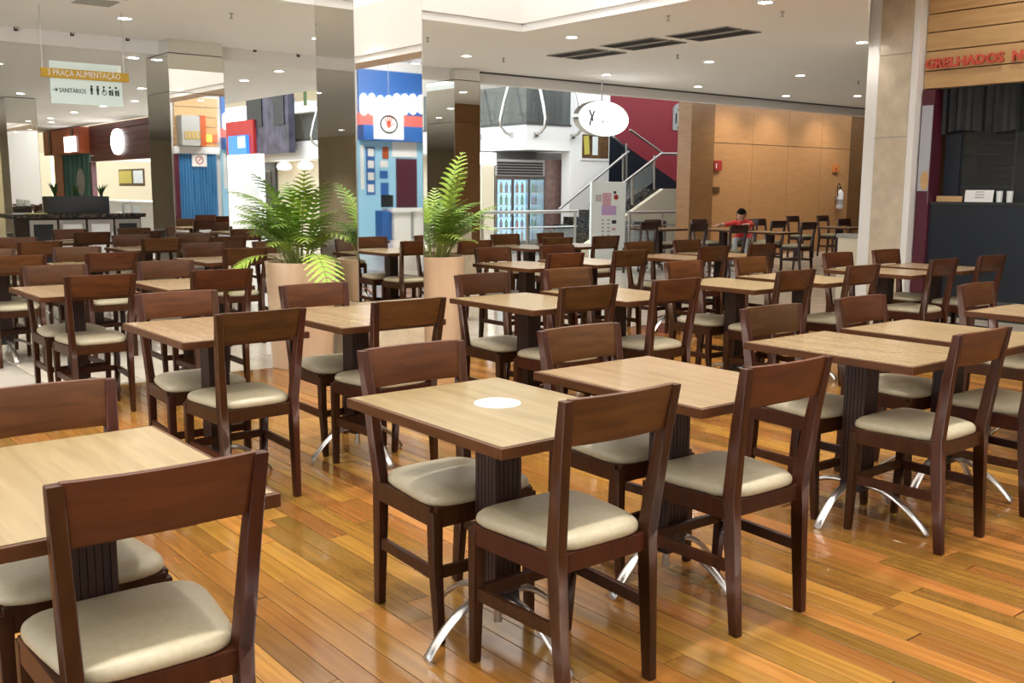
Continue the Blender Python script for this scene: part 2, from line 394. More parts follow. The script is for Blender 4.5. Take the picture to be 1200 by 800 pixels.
# ================================================================== COLUMNS
def mirror_column(label, u0, u1, v0, v1, top, plinth=0.52, seams=()):
    t = thing('mirror_column', label, 'column', ((u0+u1)/2, (v0+v1)/2, 0), group='mirror clad columns')
    hx, hy = (u1-u0)/2, (v1-v0)/2; e = 0.006
    MB().box(-hx+.012, hx-.012, -hy+.012, hy-.012, 0.001, top).build('core', M['seam'], t)
    if plinth: MB().box(-hx, hx, -hy, hy, 0.001, plinth - .004).build('plinth', M['plinth'], t, bevel=.004)
    zz = [plinth] + list(seams) + [top - .01]
    for a, b in zip(zz, zz[1:]):
        for nm, bx in (('-v', (-hx+e, hx-e, -hy, -hy+.011)), ('+v', (-hx+e, hx-e, hy-.011, hy)), ('-u', (-hx, -hx+.011, -hy+e, hy-e)), ('+u', (hx-.011, hx, -hy+e, hy-e))):
            MB().box(*bx, a + .003, b - .003).build('mirror_panel', M['mirror'], t)
    for sx in (-1, 1):
        for sy in (-1, 1):
            MB().box(sx*hx - sx*e, sx*hx, sy*hy - sy*e, sy*hy, plinth, top - .01).build('corner_trim', M['chrome'], t)
    return t
mirror_column('tall mirror clad column between the two fern planters', 3.95, 4.57, 6.9, 7.52, H_C + .71)
c2 = mirror_column('mirror clad column right of the yellow hanging sign', 4.27, 4.94, 11.72, 12.46, H_L, seams=(2.5,))
c3 = mirror_column('mirror clad column behind the right fern planter', 8.41, 8.87, 11.89, 12.60, H_L, seams=(2.35,))
mirror_column('distant mirror clad column at the left edge behind granite counter', 4.16, 4.66, 19.3, 19.9, H_L)
# the column heads rise to the main ceiling in front of the step
for c_, hx, hy in ((c2, .335, .37), (c3, .23, .355)):
    d = V_F - .003 - (c_.location.y - hy)
    MB().box(-hx + .01, hx - .01, -hy + .008, -hy + d, H_L, H_C - .002).build('mirror_head', M['mirror'], c_)

# marble pilaster on the right
vp0, vp1 = onu(1066, 230, U_S - .15)[1], onu(1008, 230, U_S - .15)[1]
t = thing('marble_column', 'beige marble column with white edges beside the dark shop front', 'column', (U_S - .15, (vp0+vp1)/2, 0))
hw = (vp1 - vp0)/2
MB().box(0.02, .60, -hw + .01, hw - .01, 0.001, H_R).build('core', M['white'], t)
for s in (-1, 1): MB().box(0, .05, s*hw - s*(.15 if s > 0 else .08), s*hw, 0.001, H_R).build('edge_trim', M['white'], t, bevel=.004)
zj = [0.001, onu(1040, 300, U_S-.15)[2]-.55, onu(1040, 161, U_S-.15)[2], 2.95, H_R]
for a, b in zip(zj, zj[1:]): MB().box(-.004, .03, -hw + .082, hw - .152, a + .003, b - .003).build('marble_slab', M['marble'], t, bevel=.003)

# low cream wall left of the marble column
p0, p1 = onu(1004, 300, 11.6), onu(981, 300, 11.6)
t = thing('low_wall', 'low cream wall with grey cap left of the marble column', 'wall', (11.6, (p0[1]+p1[1])/2, 0))
hh = onu(992, 274, 11.6)[2]
MB().box(0, .2, -(p1[1]-p0[1])/2 - .3, (p1[1]-p0[1])/2, 0.001, hh - .05).build('body', M['cream'], t)
MB().box(-.02, .22, -(p1[1]-p0[1])/2 - .3, (p1[1]-p0[1])/2 + .02, hh - .05, hh).build('cap', M['grey'], t, bevel=.005)

# ================================================================== TABLES AND CHAIRS
def quad(cx, cy, z, wx, wy): return [(cx-wx/2, cy-wy/2, z), (cx+wx/2, cy-wy/2, z), (cx+wx/2, cy+wy/2, z), (cx-wx/2, cy+wy/2, z)]
CH = 0.875
def chair_meshes(mw, ml, ms, pre):
    d = {}
    for s in (-1, 1):
        d['rear%d' % s] = MB().sweep([quad(s*.163, .0, 0, .028, .034), quad(s*.168, .022, .30, .034, .046), quad(s*.171, .030, .45, .036, .048),
                                    quad(s*.186, -.002, .70, .034, .040), quad(s*.197, -.032, CH, .031, .030)]).mesh(pre + 'leg', ml, bevel=.004, smooth=40)
        d['front%d' % s] = MB().sweep([quad(s*.180, .392, 0, .027, .027), quad(s*.186, .378, .26, .034, .036), quad(s*.186, .376, .425, .036, .040)]).mesh(pre + 'leg', ml, bevel=.004, smooth=40)
        d['side%d' % s] = MB().hexa([(s*.170-.009, .04, .205), (s*.170+.009, .04, .205), (s*.186+.009, .372, .205), (s*.186-.009, .372, .205)],
                                   [(s*.170-.009, .04, .243), (s*.170+.009, .04, .243), (s*.186+.009, .372, .243), (s*.186-.009, .372, .243)]).mesh(pre + 'stretcher', ml, bevel=.003)
    d['frontst'] = MB().box(-.168, .168, .368, .388, .208, .244).mesh(pre + 'stretcher', ml, bevel=.003)
    # apron
    a = MB()
    a.hexa([(-.176, .02, .385), (.176, .02, .385), (.176, .042, .385), (-.176, .042, .385)], [(-.176, .02, .44), (.176, .02, .44), (.176, .042, .44), (-.176, .042, .44)])
    a.hexa([(-.190, .372, .375), (.190, .372, .375), (.190, .394, .375), (-.190, .394, .375)], [(-.190, .372, .44), (.190, .372, .44), (.190, .394, .44), (-.190, .394, .44)])
    for s in (-1, 1):
        a.hexa([(s*.178-.010, .042, .378), (s*.178+.010, .042, .378), (s*.192+.010, .372, .378), (s*.192-.010, .372, .378)],
               [(s*.178-.010, .042, .44), (s*.178+.010, .042, .44), (s*.192+.010, .372, .44), (s*.192-.010, .372, .44)])
    d['frame'] = a.mesh(pre + 'seat_frame', ml, bevel=.003)
    # cushion: rounded trapezoid outline, domed
    def outline(sc, z):
        pts = []
        for k in range(36):
            q = 2*math.pi*k/36; c, s = math.cos(q), math.sin(q); e = 0.42
            x = math.copysign(abs(c)**e, c); y = math.copysign(abs(s)**e, s)
            pts.append((x*sc*(.192 + .022*y), .214 + y*sc*.196 - (0.014*(1-x*x) if y < -.5 else 0)*0, z))
        return pts
    d['seat'] = MB().rings([outline(.965, .440), outline(.995, .446), outline(1.0, .455), outline(.985, .465), outline(.94, .474), outline(.82, .483), outline(.6, .490), outline(.3, .4945), outline(.05, .4955)]).mesh(pre + 'seat', ms, smooth=60)
    # curved back board
    b = MB(); n = 12; z0, z1 = .748, CH + .003
    rows = []
    for k in range(n + 1):
        x = -1 + 2*k/n; cv = -.018*(1 - x*x)
        def yy(z): return -.002 + (-.030)*(z-.70)/.175
        rows.append([(x*.176, yy(z0)+cv-.009, z0), (x*.187, yy(z1)+cv-.009, z1), (x*.187, yy(z1)+cv+.011, z1), (x*.176, yy(z0)+cv+.011, z0)])
    d['back'] = b.rings(rows).mesh(pre + 'backrest', mw, bevel=.003, smooth=35)
    return d
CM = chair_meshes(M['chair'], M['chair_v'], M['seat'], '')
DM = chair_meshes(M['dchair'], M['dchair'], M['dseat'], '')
def chair(d, x, y, rz, label, group):
    t = thing('dining_chair', label, 'chair', (x, y, 0.001), rz, group)
    link('seat', d['seat'], t); link('backrest', d['back'], t); link('seat_frame', d['frame'], t)
    for s in (-1, 1):
        link('leg', d['rear%d' % s], t); link('leg', d['front%d' % s], t); link('stretcher', d['side%d' % s], t)
    link('stretcher', d['frontst'], t)
    return t
# table
TX, TY, TZ = .60, .80, .75
top_me = MB().box(-TX/2 + .012, TX/2 - .012, -TY/2 + .012, TY/2 - .012, TZ - .028, TZ).mesh('tabletop', M['top'])
eb = MB()
for a in ((-TX/2, TX/2, -TY/2, -TY/2+.0115), (-TX/2, TX/2, TY/2-.0115, TY/2), (-TX/2, -TX/2+.0115, -TY/2+.012, TY/2-.012), (TX/2-.0115, TX/2, -TY/2+.012, TY/2-.012)): eb.box(*a, TZ - .032, TZ - .0015)
edge_me = eb.mesh('edge_band', M['edge'], bevel=.002)
po = MB().box(-.046, .046, -.046, .046, .165, TZ - .034)
for k in range(6):
    x = -.043 + k*.0172
    for f in ((x-.0072, x+.0072, -.0505, -.046), (x-.0072, x+.0072, .046, .0505)): po.box(*f, .175, TZ - .045)
    for f in ((-.0505, -.046, x-.0072, x+.0072), (.046, .0505, x-.0072, x+.0072)): po.box(*f, .175, TZ - .045)
post_me = po.mesh('post', M['post'])
hub_me = MB().box(-.05, .05, -.05, .05, .125, .165).mesh('hub', M['black'], bevel=.008)
stub_me = MB().lathe([(.013, .06), (.013, .126)], n=12).mesh('stub', M['steel'], smooth=40)
def arm_mesh(L):
    pts = []
    for k in range(11):
        t_ = k/10; x = .035 + (L - .035)*t_; z = .150 + .012*math.sin(min(t_*2, 1)*math.pi/2) - .150*t_**2.0
        pts.append((x, 0, max(z, .012)))
    rings = []
    for k, p in enumerate(pts):
        rings.append([(p[0], .019*c, p[2] + .012*s) for c, s in [(math.cos(q), math.sin(q)) for q in [2*math.pi*j/10 for j in range(10)]]])
    return MB().rings(rings).mesh('foot_arm', M['chrome'], smooth=50)
arm_u, arm_v = arm_mesh(.27), arm_mesh(.34)
def table(x, y, label, group, rz=0.0):
    t = thing('dining_table', label, 'table', (x, y, 0.001), rz, group)
    link('tabletop', top_me, t); link('edge_band', edge_me, t); link('post', post_me, t); link('hub', hub_me, t); link('stub', stub_me, t)
    for a, me in ((0, arm_u), (math.pi, arm_u), (math.pi/2, arm_v), (-math.pi/2, arm_v)): link('foot_arm', me, t, (0, 0, 0), (0, 0, a))
    return t
ROWS = [(2.36, [.62, 1.83, 2.60, 3.80, 4.53, 5.72, 6.49]),
        (4.58, [1.83, 2.60, 3.78, 4.50, 5.69, 6.48, 7.64, 8.42]),
        (6.82, [1.80, 2.57, 5.60, 6.36, 7.50, 8.22]),
        (8.97, [1.82, 2.54, 3.68, 4.42, 5.52, 6.24, 7.40, 8.12]),
        (11.08, [2.50, 3.68, 4.42]),
        (13.0, [3.52, 4.36, 5.5])]
ORD = ['first', 'second', 'third', 'fourth', 'fifth', 'sixth', 'seventh', 'eighth']
RN = ['front row', 'second row', 'third row', 'fourth row', 'fifth row', 'sixth row']
SKIP_N, SKIP_F = {(3, 3), (3, 4)}, {(0, 6), (3, 4), (3, 5)}
for ri, (v, us) in enumerate(ROWS):
    for ci, u in enumerate(us):
        where = '%s from left in the %s' % (ORD[ci], RN[ri])
        where2 = '%s table from left, %s' % (ORD[ci], RN[ri])
        lab = 'square-edged oak dining table, %s' % where
        if (ri, ci) == (0, 1): lab = 'oak dining table with a white disc on it, second in the front row'
        if (ri, ci) == (3, 4): continue
        table(u, v, lab, 'pedestal dining tables')
        jr = random.Random(ri*31 + ci)
        dn, df = jr.uniform(-.012, .012), jr.uniform(-.012, .012)
        if (ri, ci) not in SKIP_N: chair(CM, u + .02 + jr.uniform(-.015, .015), v - .462 + dn, R(jr.uniform(-2, 2)), 'brown wooden chair, back to viewer, near side of %s' % where2, 'wooden chairs with beige seats')
        if (ri, ci) not in SKIP_F: chair(CM, u + .02 + jr.uniform(-.015, .015), v + .470 + df, math.pi + R(jr.uniform(-2, 2)), 'brown wooden chair facing viewer, far side of %s' % where2, 'wooden chairs with beige seats')
# white disc on the second table
MB().lathe([(.0725, TZ + .0015), (.0725, TZ + .004), (.070, TZ + .005)], n=40).build('table_disc', M['white2'])
o = bpy.data.objects['table_disc']; o.location = (1.857, 2.40, 0); tag(o, 'flat round white disc on the second table of the front row', 'disc')

# dark chairs and tables at the far right
DT = [(772, 267.5, 'left of the seated person, by the poster stand'), (848, 268.5, 'where the person in red sits'), (903, 271.5, 'just right of the person'), (984, 266.0, 'beside the low cream wall')]
for x, y, s in DT:
    p = at(x, y, TZ); table(p[0], p[1], 'dark far dining table %s' % s, 'far dining tables')
DC = [(866.5, 263.7, 0, 'in front of the person in red'), (889, 256.5, 1, 'right behind the person in red'), (913, 258.8, 0, 'second right of the person in red'),
      (929, 253, 1, 'against the orange wall, left of the extinguisher'), (948.5, 260.4, 0, 'nearest left of the low cream wall'), (964, 252.5, 1, 'against the orange wall below the extinguisher'),
      (989, 256.5, 1, 'directly behind the low cream wall'), (761.5, 260.2, 0, 'just right of the white poster stand'), (819.5, 262, 0, 'left of the person in red'), (765, 257.5, 1, 'far side of table right of the poster stand'), (819, 257, 1, 'far side of table left of the person')]
DPOS = []
for x, y, f_, s in DC:
    p = at(x, y, CH)
    DPOS.append(p)
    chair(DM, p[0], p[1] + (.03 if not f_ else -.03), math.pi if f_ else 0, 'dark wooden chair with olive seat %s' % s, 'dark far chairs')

# ================================================================== PLANTERS AND FERNS
def planter(label, x, y):
    t = thing('planter', label, 'planter', (x, y, 0.001), group='round wooden planters')
    MB().lathe([(.235, 0), (.240, .02), (.272, .80), (.276, .82), (.276, .835), (.255, .835), (.250, .79), (.05, .788)], n=48).build('pot', M['pot'], t, smooth=35)
    MB().lathe([(.249, .76), (.249, .802), (.12, .812), (.02, .815)], n=32).build('soil', M['soil'], t, smooth=60)
    return t
def frond_mesh(name, L, th0, th1, start, leaf, m, droop=0.0, npair=15, pw=1.5):
    """arching stem with pairs of toothed leaflets"""
    mb = MB(); pts = []; p = Vector((0, 0, 0)); n = 26
    for k in range(n + 1):
        t_ = k/n; th = th0 + (th1 - th0)*t_**pw
        pts.append(p.copy()); p = p + Vector((math.sin(th), 0, math.cos(th)))*(L/n)
    mb.tube(pts, [.0055*(1 - .8*k/n) + .0008 for k in range(n + 1)], 5)
    stem = mb.mesh(name + '_stem', M['stem'])
    lf = MB()
    for q in range(npair):
        t_ = start + (1 - start)*(q + .5)/npair; f = t_*n; k = min(int(f), n - 1); a = pts[k].lerp(pts[k+1], f - k)
        tan = (pts[k+1] - pts[k]).normalized(); nor = Vector((tan[2], 0, -tan[0]))
        s_ = (t_ - start)/(1 - start); ln = leaf*(math.sin(math.pi*min(1, .25 + .72*s_))**.8)
        for sd in (-1, 1):
            dr = (Vector((0, sd, 0))*.86 + tan*(.50 + .25*s_) - nor*.05).normalized()
            wd = tan*1.0; wd = (wd - dr*wd.dot(dr)).normalized()
            W = ln*.125
            prev = None; teeth = 4
            top = []; bot = []
            for j in range(teeth*2 + 1):
                r_ = j/(teeth*2); base = a + dr*ln*r_ - Vector((0, 0, 1))*ln*(.16 + droop)*r_*r_
                wv = W*(1 - r_)**.7*(1.0 if j % 2 else .62) + .0015
                top.append(base + wd*wv + dr*(ln*.03 if j % 2 else 0)); bot.append(base - wd*wv + dr*(ln*.03 if j % 2 else 0))
            for j in range(teeth*2):
                lf.poly([bot[j], bot[j+1], top[j+1], top[j]])
    return stem, lf.mesh(name + '_blade', m)
FR = [frond_mesh('frond', .80, R(4), R(66), .42, .155, M['leaf'], .1, 10), frond_mesh('frond', .70, R(8), R(96), .38, .150, M['leaf'], .1, 10), frond_mesh('frond', .58, R(14), R(112), .34, .145, M['leaf'], .15, 9),
      frond_mesh('frond', .76, R(3), R(40), .45, .135, M['leafl'], .1, 11), frond_mesh('frond', .56, R(25), R(128), .30, .15, M['leafl'], .1, 9), frond_mesh('frond', .72, R(35), R(176), .30, .165, M['leafl'], .0, 11, 0.8),
      frond_mesh('frond', .66, R(20), R(84), .40, .150, M['leaf'], .2, 10), frond_mesh('frond', .50, R(30), R(75), .35, .135, M['leaf'], .2, 9)]
def fern(label, x, y, z, spec):
    t = thing('fern', label, 'plant', (x, y, z), group='potted ferns')
    for k, (i, az, sc, rad) in enumerate(spec):
        st, bl = FR[i]
        e = link('frond', st, t, (rad*math.cos(az), rad*math.sin(az), 0), (0, 0, az)); e.scale = (sc, sc, sc)
        link('leaflets', bl, e)['kind'] = 'stuff'
    return t
TO_CAM = math.atan2(-7.3, -3.7)
def spec(seed, n, a0, a1, special=()):
    r_ = random.Random(seed); out = []
    for k in range(n):
        out.append((r_.choice([0, 1, 1, 2, 2, 3, 4, 6, 6, 7, 7]), a0 + (a1 - a0)*((k*7) % n + .5)/n + r_.uniform(-.15, .15), r_.uniform(.70, 1.05), r_.uniform(.02, .14)))
    return out + list(special)
PL1, PL2 = (3.63, 7.25), (4.88, 7.22)
planter('round wooden planter left of the tall mirror column', *PL1)
planter('round wooden planter right of the tall mirror column', *PL2)
fern('leafy green fern spilling over the planter left of the mirror column', PL1[0], PL1[1], .805, spec(3, 46, R(62), R(298), [(5, TO_CAM + R(16), 1.1, .16), (5, TO_CAM - R(60), .9, .14), (2, TO_CAM - R(75), 1.05, .1), (1, R(130), 1.15, .05), (1, R(145), 1.2, .05), (0, R(190), 1.05, .05)]))
fern('upright green fern in the planter right of the mirror column', PL2[0], PL2[1], .805, spec(11, 40, R(-118), R(118), [(3, R(18), 1.3, .14), (3, R(-75), 1.1, .12), (4, R(-40), 1.1, .1), (2, R(-30), 1.1, .12)]))

# ================================================================== CEILING FIXTURES
glow_me = MB().lathe([(.062, -.004), (.062, .0), (.01, .0)], n=24).mesh('diffuser', M['lamp'])
ring_me = MB().rings([[(r*math.cos(2*math.pi*k/28), r*math.sin(2*math.pi*k/28), z) for k in range(28)] for r, z in ((.064, -.001), (.064, -.010), (.082, -.010), (.084, -.001))], cap=False).mesh('trim_ring', M['white2'], smooth=40)
spot_d = bpy.data.lights.new('downlight', 'SPOT'); spot_d.energy = DOWN_POWER; spot_d.color = (1.0, 0.95, 0.88); spot_d.spot_size = R(115); spot_d.spot_blend = 0.75; spot_d.shadow_soft_size = 0.05
spot_w = spot_d.copy(); spot_w.energy = 4.0
spot_b = spot_d.copy(); spot_b.energy = DOWN_POWER*3.2
def downlight(x, y, z, label, data=None):
    t = thing('downlight', label, 'light', (x, y, z), group='recessed ceiling downlights')
    link('diffuser', glow_me, t); link('trim_ring', ring_me, t)
    l = bpy.data.objects.new('bulb', data or spot_d); COL.objects.link(l); l.parent = t; l.location = (0, 0, -.02)
HL = [(146, 21, 'above the yellow hanging sign'), (547, 65, 'first right of the tall mirror column'), (670, 43, 'beside the corner of the bright recess'), (711, 87, 'above the oval lit sign'),
      (831, 72, 'right of the dark ceiling grilles'), (818, 101, 'above the red wall'), (897, 2, 'at the top edge of the picture'), (1010, 49, 'touching the marble column'), (938, 88, 'above the orange wall, middle one'),
      (921, 112, 'nearest the orange wall'), (1005, 112, 'low beside the marble column')]
for x, y, s in HL:
    p = at(x, y, H_C); downlight(p[0], p[1], H_C, 'round recessed downlight %s' % s, spot_w if 'touching' in s else None)
for x, y, s in [(24, 109, 'above the far left mirror column'), (121, 124, 'first below the hanging sign'), (87, 131, 'second below the hanging sign'), (59, 138, 'third below the hanging sign'), (166, 103, 'just left of the second mirror column'), (158, 118, 'lower left of the second mirror column'), (327, 83, 'left of the tall mirror column'), (156, 67, 'in the band left of the second mirror column')]:
    p = at(x, y, H_L)
    if p[1] > V_F + .25: downlight(p[0], p[1], H_L, 'round recessed downlight %s' % s)
# downlights that show only in the mirrors or light the room from outside the picture
for x, y in ((0.9, 9.7), (5.6, 10.6), (7.7, 4.0), (7.7, 2.0), (7.7, -0.2), (0.2, 10.0), (-5.2, 6.0), (-5.2, 2.0), (-2.0, 10.4)):
    downlight(x, y, H_C, 'round recessed downlight outside the recess', spot_b if (y > 9 and x > 0) else None)
for x, y in ((9.9, 4.6), (9.6, 2.6), (9.6, 0.8), (9.4, -2.0), (9.4, -4.8), (12.4, -5.0), (13.8, -7.5), (16, -8.0), (11, -8.5)):
    downlight(x, y, H_R, 'round recessed downlight in the raised ceiling', spot_b)
for x, y in ((-5.4, 13.5), (-5.4, 15.5), (-5.4, 17.5), (-5.4, 19.5), (-5.4, 21.5), (-5.4, 24), (-5.4, 27), (0, 15), (0, 20), (3.0, 14.2), (6.2, 14.0), (2.0, 24.0), (6.6, 26.0)): downlight(x, y, H_L, 'extra round recessed downlight in the lower ceiling', spot_b if x < -5 else None)  # row along the tan wall added to brighten it in the mirrors

# small spots set in the luminous recess
spot_r = spot_d.copy(); spot_r.energy = RECESS_SPOT; spot_r.spot_size = R(100); spot_r.shadow_soft_size = 0.07; spot_r.color = (1.0, .96, .90)
for y in (-0.8, 2.0, 4.6, 7.2):
    for x in (-0.9, 1.0, 2.9, 4.8, 6.5): downlight(x, y, H_C + .718, 'small spot set in the bright recess', spot_r)
# dark air grilles
def grille(cx, cy, wx, wy, label):
    t = thing('air_grille', label, 'grille', (cx, cy, H_C), group='ceiling air grilles')
    MB().box(-wx/2 + .012, wx/2 - .012, -wy/2 + .012, wy/2 - .012, -.004, -.001).build('backing', M['dgrey'], t)
    f = MB()
    for b in ((-wx/2, wx/2, -wy/2, -wy/2+.012), (-wx/2, wx/2, wy/2-.012, wy/2), (-wx/2, -wx/2+.012, -wy/2, wy/2), (wx/2-.012, wx/2, -wy/2, wy/2)): f.box(*b, -.012, -.001)
    f.build('frame', M['grey'], t)
    n = 7
    for k in range(n):
        x = -wx/2 + .02 + (wx - .04)*(k + .5)/n
        MB().hexa([(x-.012, -wy/2+.012, -.010), (x-.008, -wy/2+.012, -.012), (x-.008, wy/2-.012, -.012), (x-.012, wy/2-.012, -.010)], [(x+.006, -wy/2+.012, -.002), (x+.010, -wy/2+.012, -.004), (x+.010, wy/2-.012, -.004), (x+.006, wy/2-.012, -.002)]).build('slat', M['dgrey'], t)
S_ = (H_C - CAM_H) / 1.593
for k, (c, nm) in enumerate((((8.02, 9.03), 'farthest'), ((7.93, 8.02), 'middle'), ((7.96, 7.05), 'nearest'))):
    for q, side in ((.13, 'left'), (.43, 'right')):
        grille((c[0] + q)*S_, c[1]*S_, .25*S_, .80*S_, 'dark slatted ceiling grille, %s one of the %s pair' % (side, nm))
p = at(112, 1, H_C); t = thing('ceiling_vent', 'square grey ceiling vent at the top left edge', 'vent', (p[0], p[1], H_C))
MB().box(-.22, .22, -.22, .22, -.012, -.001).build('frame', M['white2'], t, bevel=.004); MB().box(-.17, .17, -.17, .17, -.016, -.0125).build('grid', M['grey'], t)
# sprinklers and small spots
spk = MB().lathe([(.022, -.001), (.022, -.006), (.007, -.008), (.007, -.045), (.018, -.048), (.018, -.052), (.004, -.053)], n=12).mesh('sprinkler_body', M['grey'], smooth=40)
for x, y, s in ((271, 19, 'above the second mirror column'), (501, 47, 'right of the tall mirror column top'), (783, 22, 'left of the nearest grille pair'), (917, 17, 'left of the marble column top'), (590, 71, 'above the balcony'), (794, 67, 'below the dark grilles'), (1006, 97, 'by the marble column')):
    p = at(x, y, H_C - .03); o = link('sprinkler', spk, None, (p[0], p[1], H_C)); tag(o, 'small ceiling sprinkler %s' % s, 'sprinkler', 'ceiling sprinklers')
for x, y, s in ((18, 33, 'at the far left end'), (84, 39, 'above the hanging sign'), (149, 45, 'left of the second mirror column'), (298, 58, 'right of the second mirror column'), (349, 64, 'left of the tall mirror column')):
    p = onv(x, y, V_F); t = thing('step_spot', 'small black spot on the ceiling step %s' % s, 'spotlight', (p[0], V_F, p[2]), group='small spots on the ceiling step')
    MB().box(-.018, .018, -.03, -.001, -.03, .03).build('housing', M['black'], t, bevel=.003); MB().box(-.012, .012, -.034, -.0305, -.012, .012).build('lens', M['chrome'], t)

# hanging sign
V_H = 10.4
u0, u1, z0, z1 = rectV(59, 74, 143, 123, V_H)
t = thing('hanging_sign', 'pale glass hanging sign with a yellow bar and restroom symbols', 'sign', (u0, V_H, z0))
W_, HH = u1 - u0, z1 - z0
MB().box(0, W_, 0, .015, 0, HH).build('glass_panel', M['signw'], t, bevel=.003)
bz0, bz1 = HH*.60, HH*.82
MB().box(-.085, W_ + .06, -.035, -.001, bz0, bz1).build('yellow_bar', M['yellow'], t, bevel=.003)
text('3 PRAÇA ALIMENTAÇÃO', M['paper'], .078, (-.03, -.037, bz0 + .022), '-v', t, sx=.78)
text('SANITÁRIOS', M['ink'], .062, (.075, -.002, HH*.27), '-v', t, sx=.72)
ar = MB(); ar.box(.02, .058, -.003, -.001, HH*.27+.019, HH*.27+.026); ar.poly([(.045, -.003, HH*.27+.044), (.064, -.003, HH*.27+.0225), (.045, -.003, HH*.27+.001)]).build('arrow', M['ink'], t)
px_ = W_*.56
for k in range(5):
    pc = MB(); x = px_ + k*.058
    disc_v(pc, x, -.003, HH*.27 + .072, .011, .011, 14)
    if k == 2:
        ring = [(x + .004 + .022*math.cos(q), -.003, HH*.27 + .02 + .022*math.sin(q)) for q in [2*math.pi*j/18 for j in range(18)]]
        for a, b in zip(ring, ring[1:] + ring[:1]): pc.tube([a, b], .003, 4)
        pc.box(x - .006, x + .004, -.004, -.001, HH*.27 + .022, HH*.27 + .058)
    else:
        hh = .06 if k < 3 else .045
        pc.box(x - .012, x + .012, -.003, -.001, HH*.27 + .028, HH*.27 + hh)
        pc.box(x - .009, x - .001, -.003, -.001, HH*.27 - .006, HH*.27 + .028); pc.box(x + .001, x + .009, -.003, -.001, HH*.27 - .006, HH*.27 + .028)
        if k > 2: disc_v(pc, x + .022, -.003, HH*.27 + .045, .008, .008, 12); pc.box(x + .014, x + .03, -.003, -.001, HH*.27 - .006, HH*.27 + .036)
    pc.build('pictogram', M['ink'], t)
for x in (-.065, W_ + .02): MB().tube([(x, -.018, bz1), (x, -.018, H_C - z0 - .001)], .004, 6).build('rod', M['steel'], t)

# ================================================================== LEFT ZONE: granite bar and shops
V_B = 15.6
u0, u1, z0, z1 = rectV(33, 285, 166, 252, V_B)
ZB = 1.02
t = thing('granite_bar', 'dark granite bar counter with four glass fridge doors', 'counter', ((u0+u1)/2, V_B, 0.001))
hb = (u1 - u0)/2
MB().box(-hb, hb, .02, .75, .001, ZB - .06).build('body', M['post'], t)
MB().box(-hb - .25, hb + .06, -.06, .82, ZB - .06, ZB).build('worktop', M['granite'], t, bevel=.008)
dw = 2*hb / 4.35
for k in range(4):
    x = -hb + .02 + k*dw*1.08
    fr = MB(); a, b = x, x + dw
    for bx in ((a, b, .10, .16), (a, b, ZB-.15, ZB-.09), (a, a+.05, .16, ZB-.15), (b-.05, b, .16, ZB-.15)): fr.box(bx[0], bx[1], -.015, .018, bx[2], bx[3])
    d = fr.build('fridge_door', M['steel'], t)
    MB().box(a + .05, b - .05, -.004, .006, .16, ZB - .15).build('pane', [M['smoke'], M['white2'], M['white2'], M['smoke']][k], d)
    MB().tube([(b - .03 if k % 2 == 0 else a + .03, -.04, .45), (b - .03 if k % 2 == 0 else a + .03, -.04, .75)], .008, 6).build('handle', M['chrome'], d)
# planter box on the bar
a0, a1, c0, c1 = rectV(56, 228, 128, 246, V_B + .2)
t = thing('bar_planter', 'long dark glass planter box standing on the granite bar', 'planter', (a0, V_B + .2, ZB + .001))
L_ = a1 - a0; hz = .25
pb = MB()
for b in ((0, L_, 0, .012), (0, L_, .25, .262), (0, .012, .012, .25), (L_-.012, L_, .012, .25)): pb.box(*b, .008, hz)
pb.build('glass_side', M['smoke'], t); MB().box(0, L_, 0, .262, 0, .008).build('base', M['black'], t); MB().box(.013, L_-.013, .013, .249, .009, hz - .05).build('soil', M['soil'], t)
def spiky(label, x, y, z, n, h, seed):
    t = thing('bar_plant', label, 'plant', (x, y, z), group='small plants on the bar'); r_ = random.Random(seed)
    for k in range(n):
        az = r_.uniform(0, 6.28); ln = h*r_.uniform(.7, 1.15); le = r_.uniform(.1, .6); c, s = math.cos(az), math.sin(az); lb = MB(); w_ = .016
        P_ = [Vector((c*ln*le*q*q, s*ln*le*q*q, ln*q*(1 - .15*q*le))) for q in (0, .35, .7, 1)]
        for i in range(3):
            wa, wb = w_*(1, 1.2, .9, .1)[i], w_*(1, 1.2, .9, .1)[i+1]; sd = Vector((-s, c, 0))
            lb.poly([P_[i] - sd*wa, P_[i] + sd*wa, P_[i+1] + sd*wb, P_[i+1] - sd*wb])
        lb.build('leaf', M['leafd'], t)
for k, (x, s, h) in enumerate(((.10*L_, 'leftmost', .24), (.42*L_, 'middle', .20), (.86*L_, 'rightmost', .24))):
    spiky('spiky dark green plant in the bar planter, %s of three' % s, a0 + x + .05, V_B + .33, ZB + hz - .048, 16, h, k)
t = thing('napkin_box', 'small pale boxes at the right end of the granite bar', 'box', (a1 + .35, V_B + .25, ZB + .001))
MB().box(-.12, -.02, 0, .1, 0, .13).build('box', M['paper'], t); MB().box(.02, .12, 0, .1, 0, .11).build('box', M['paperg'], t)
o = MB().box(-.14, .12, -.09, .06, 0, .01).build('yellow_tray', M['yellowp'], None, bevel=.003); o.location = (a0 - .18, V_B + .12, ZB + .001); tag(o, 'flat yellow tray at the left end of the granite bar', 'tray')

U_L = 7.75
def bulk(name, x0, x1, y0, y1, m, par, u, d=.15, z1=None):      # box on a plane facing -x, from picture box
    v0, v1, za, zb = rectU(x0, y0, x1, y1, u)
    if z1 is not None: zb = z1
    return MB().box(0, d, v0, v1, za, zb).build(name, m, par)
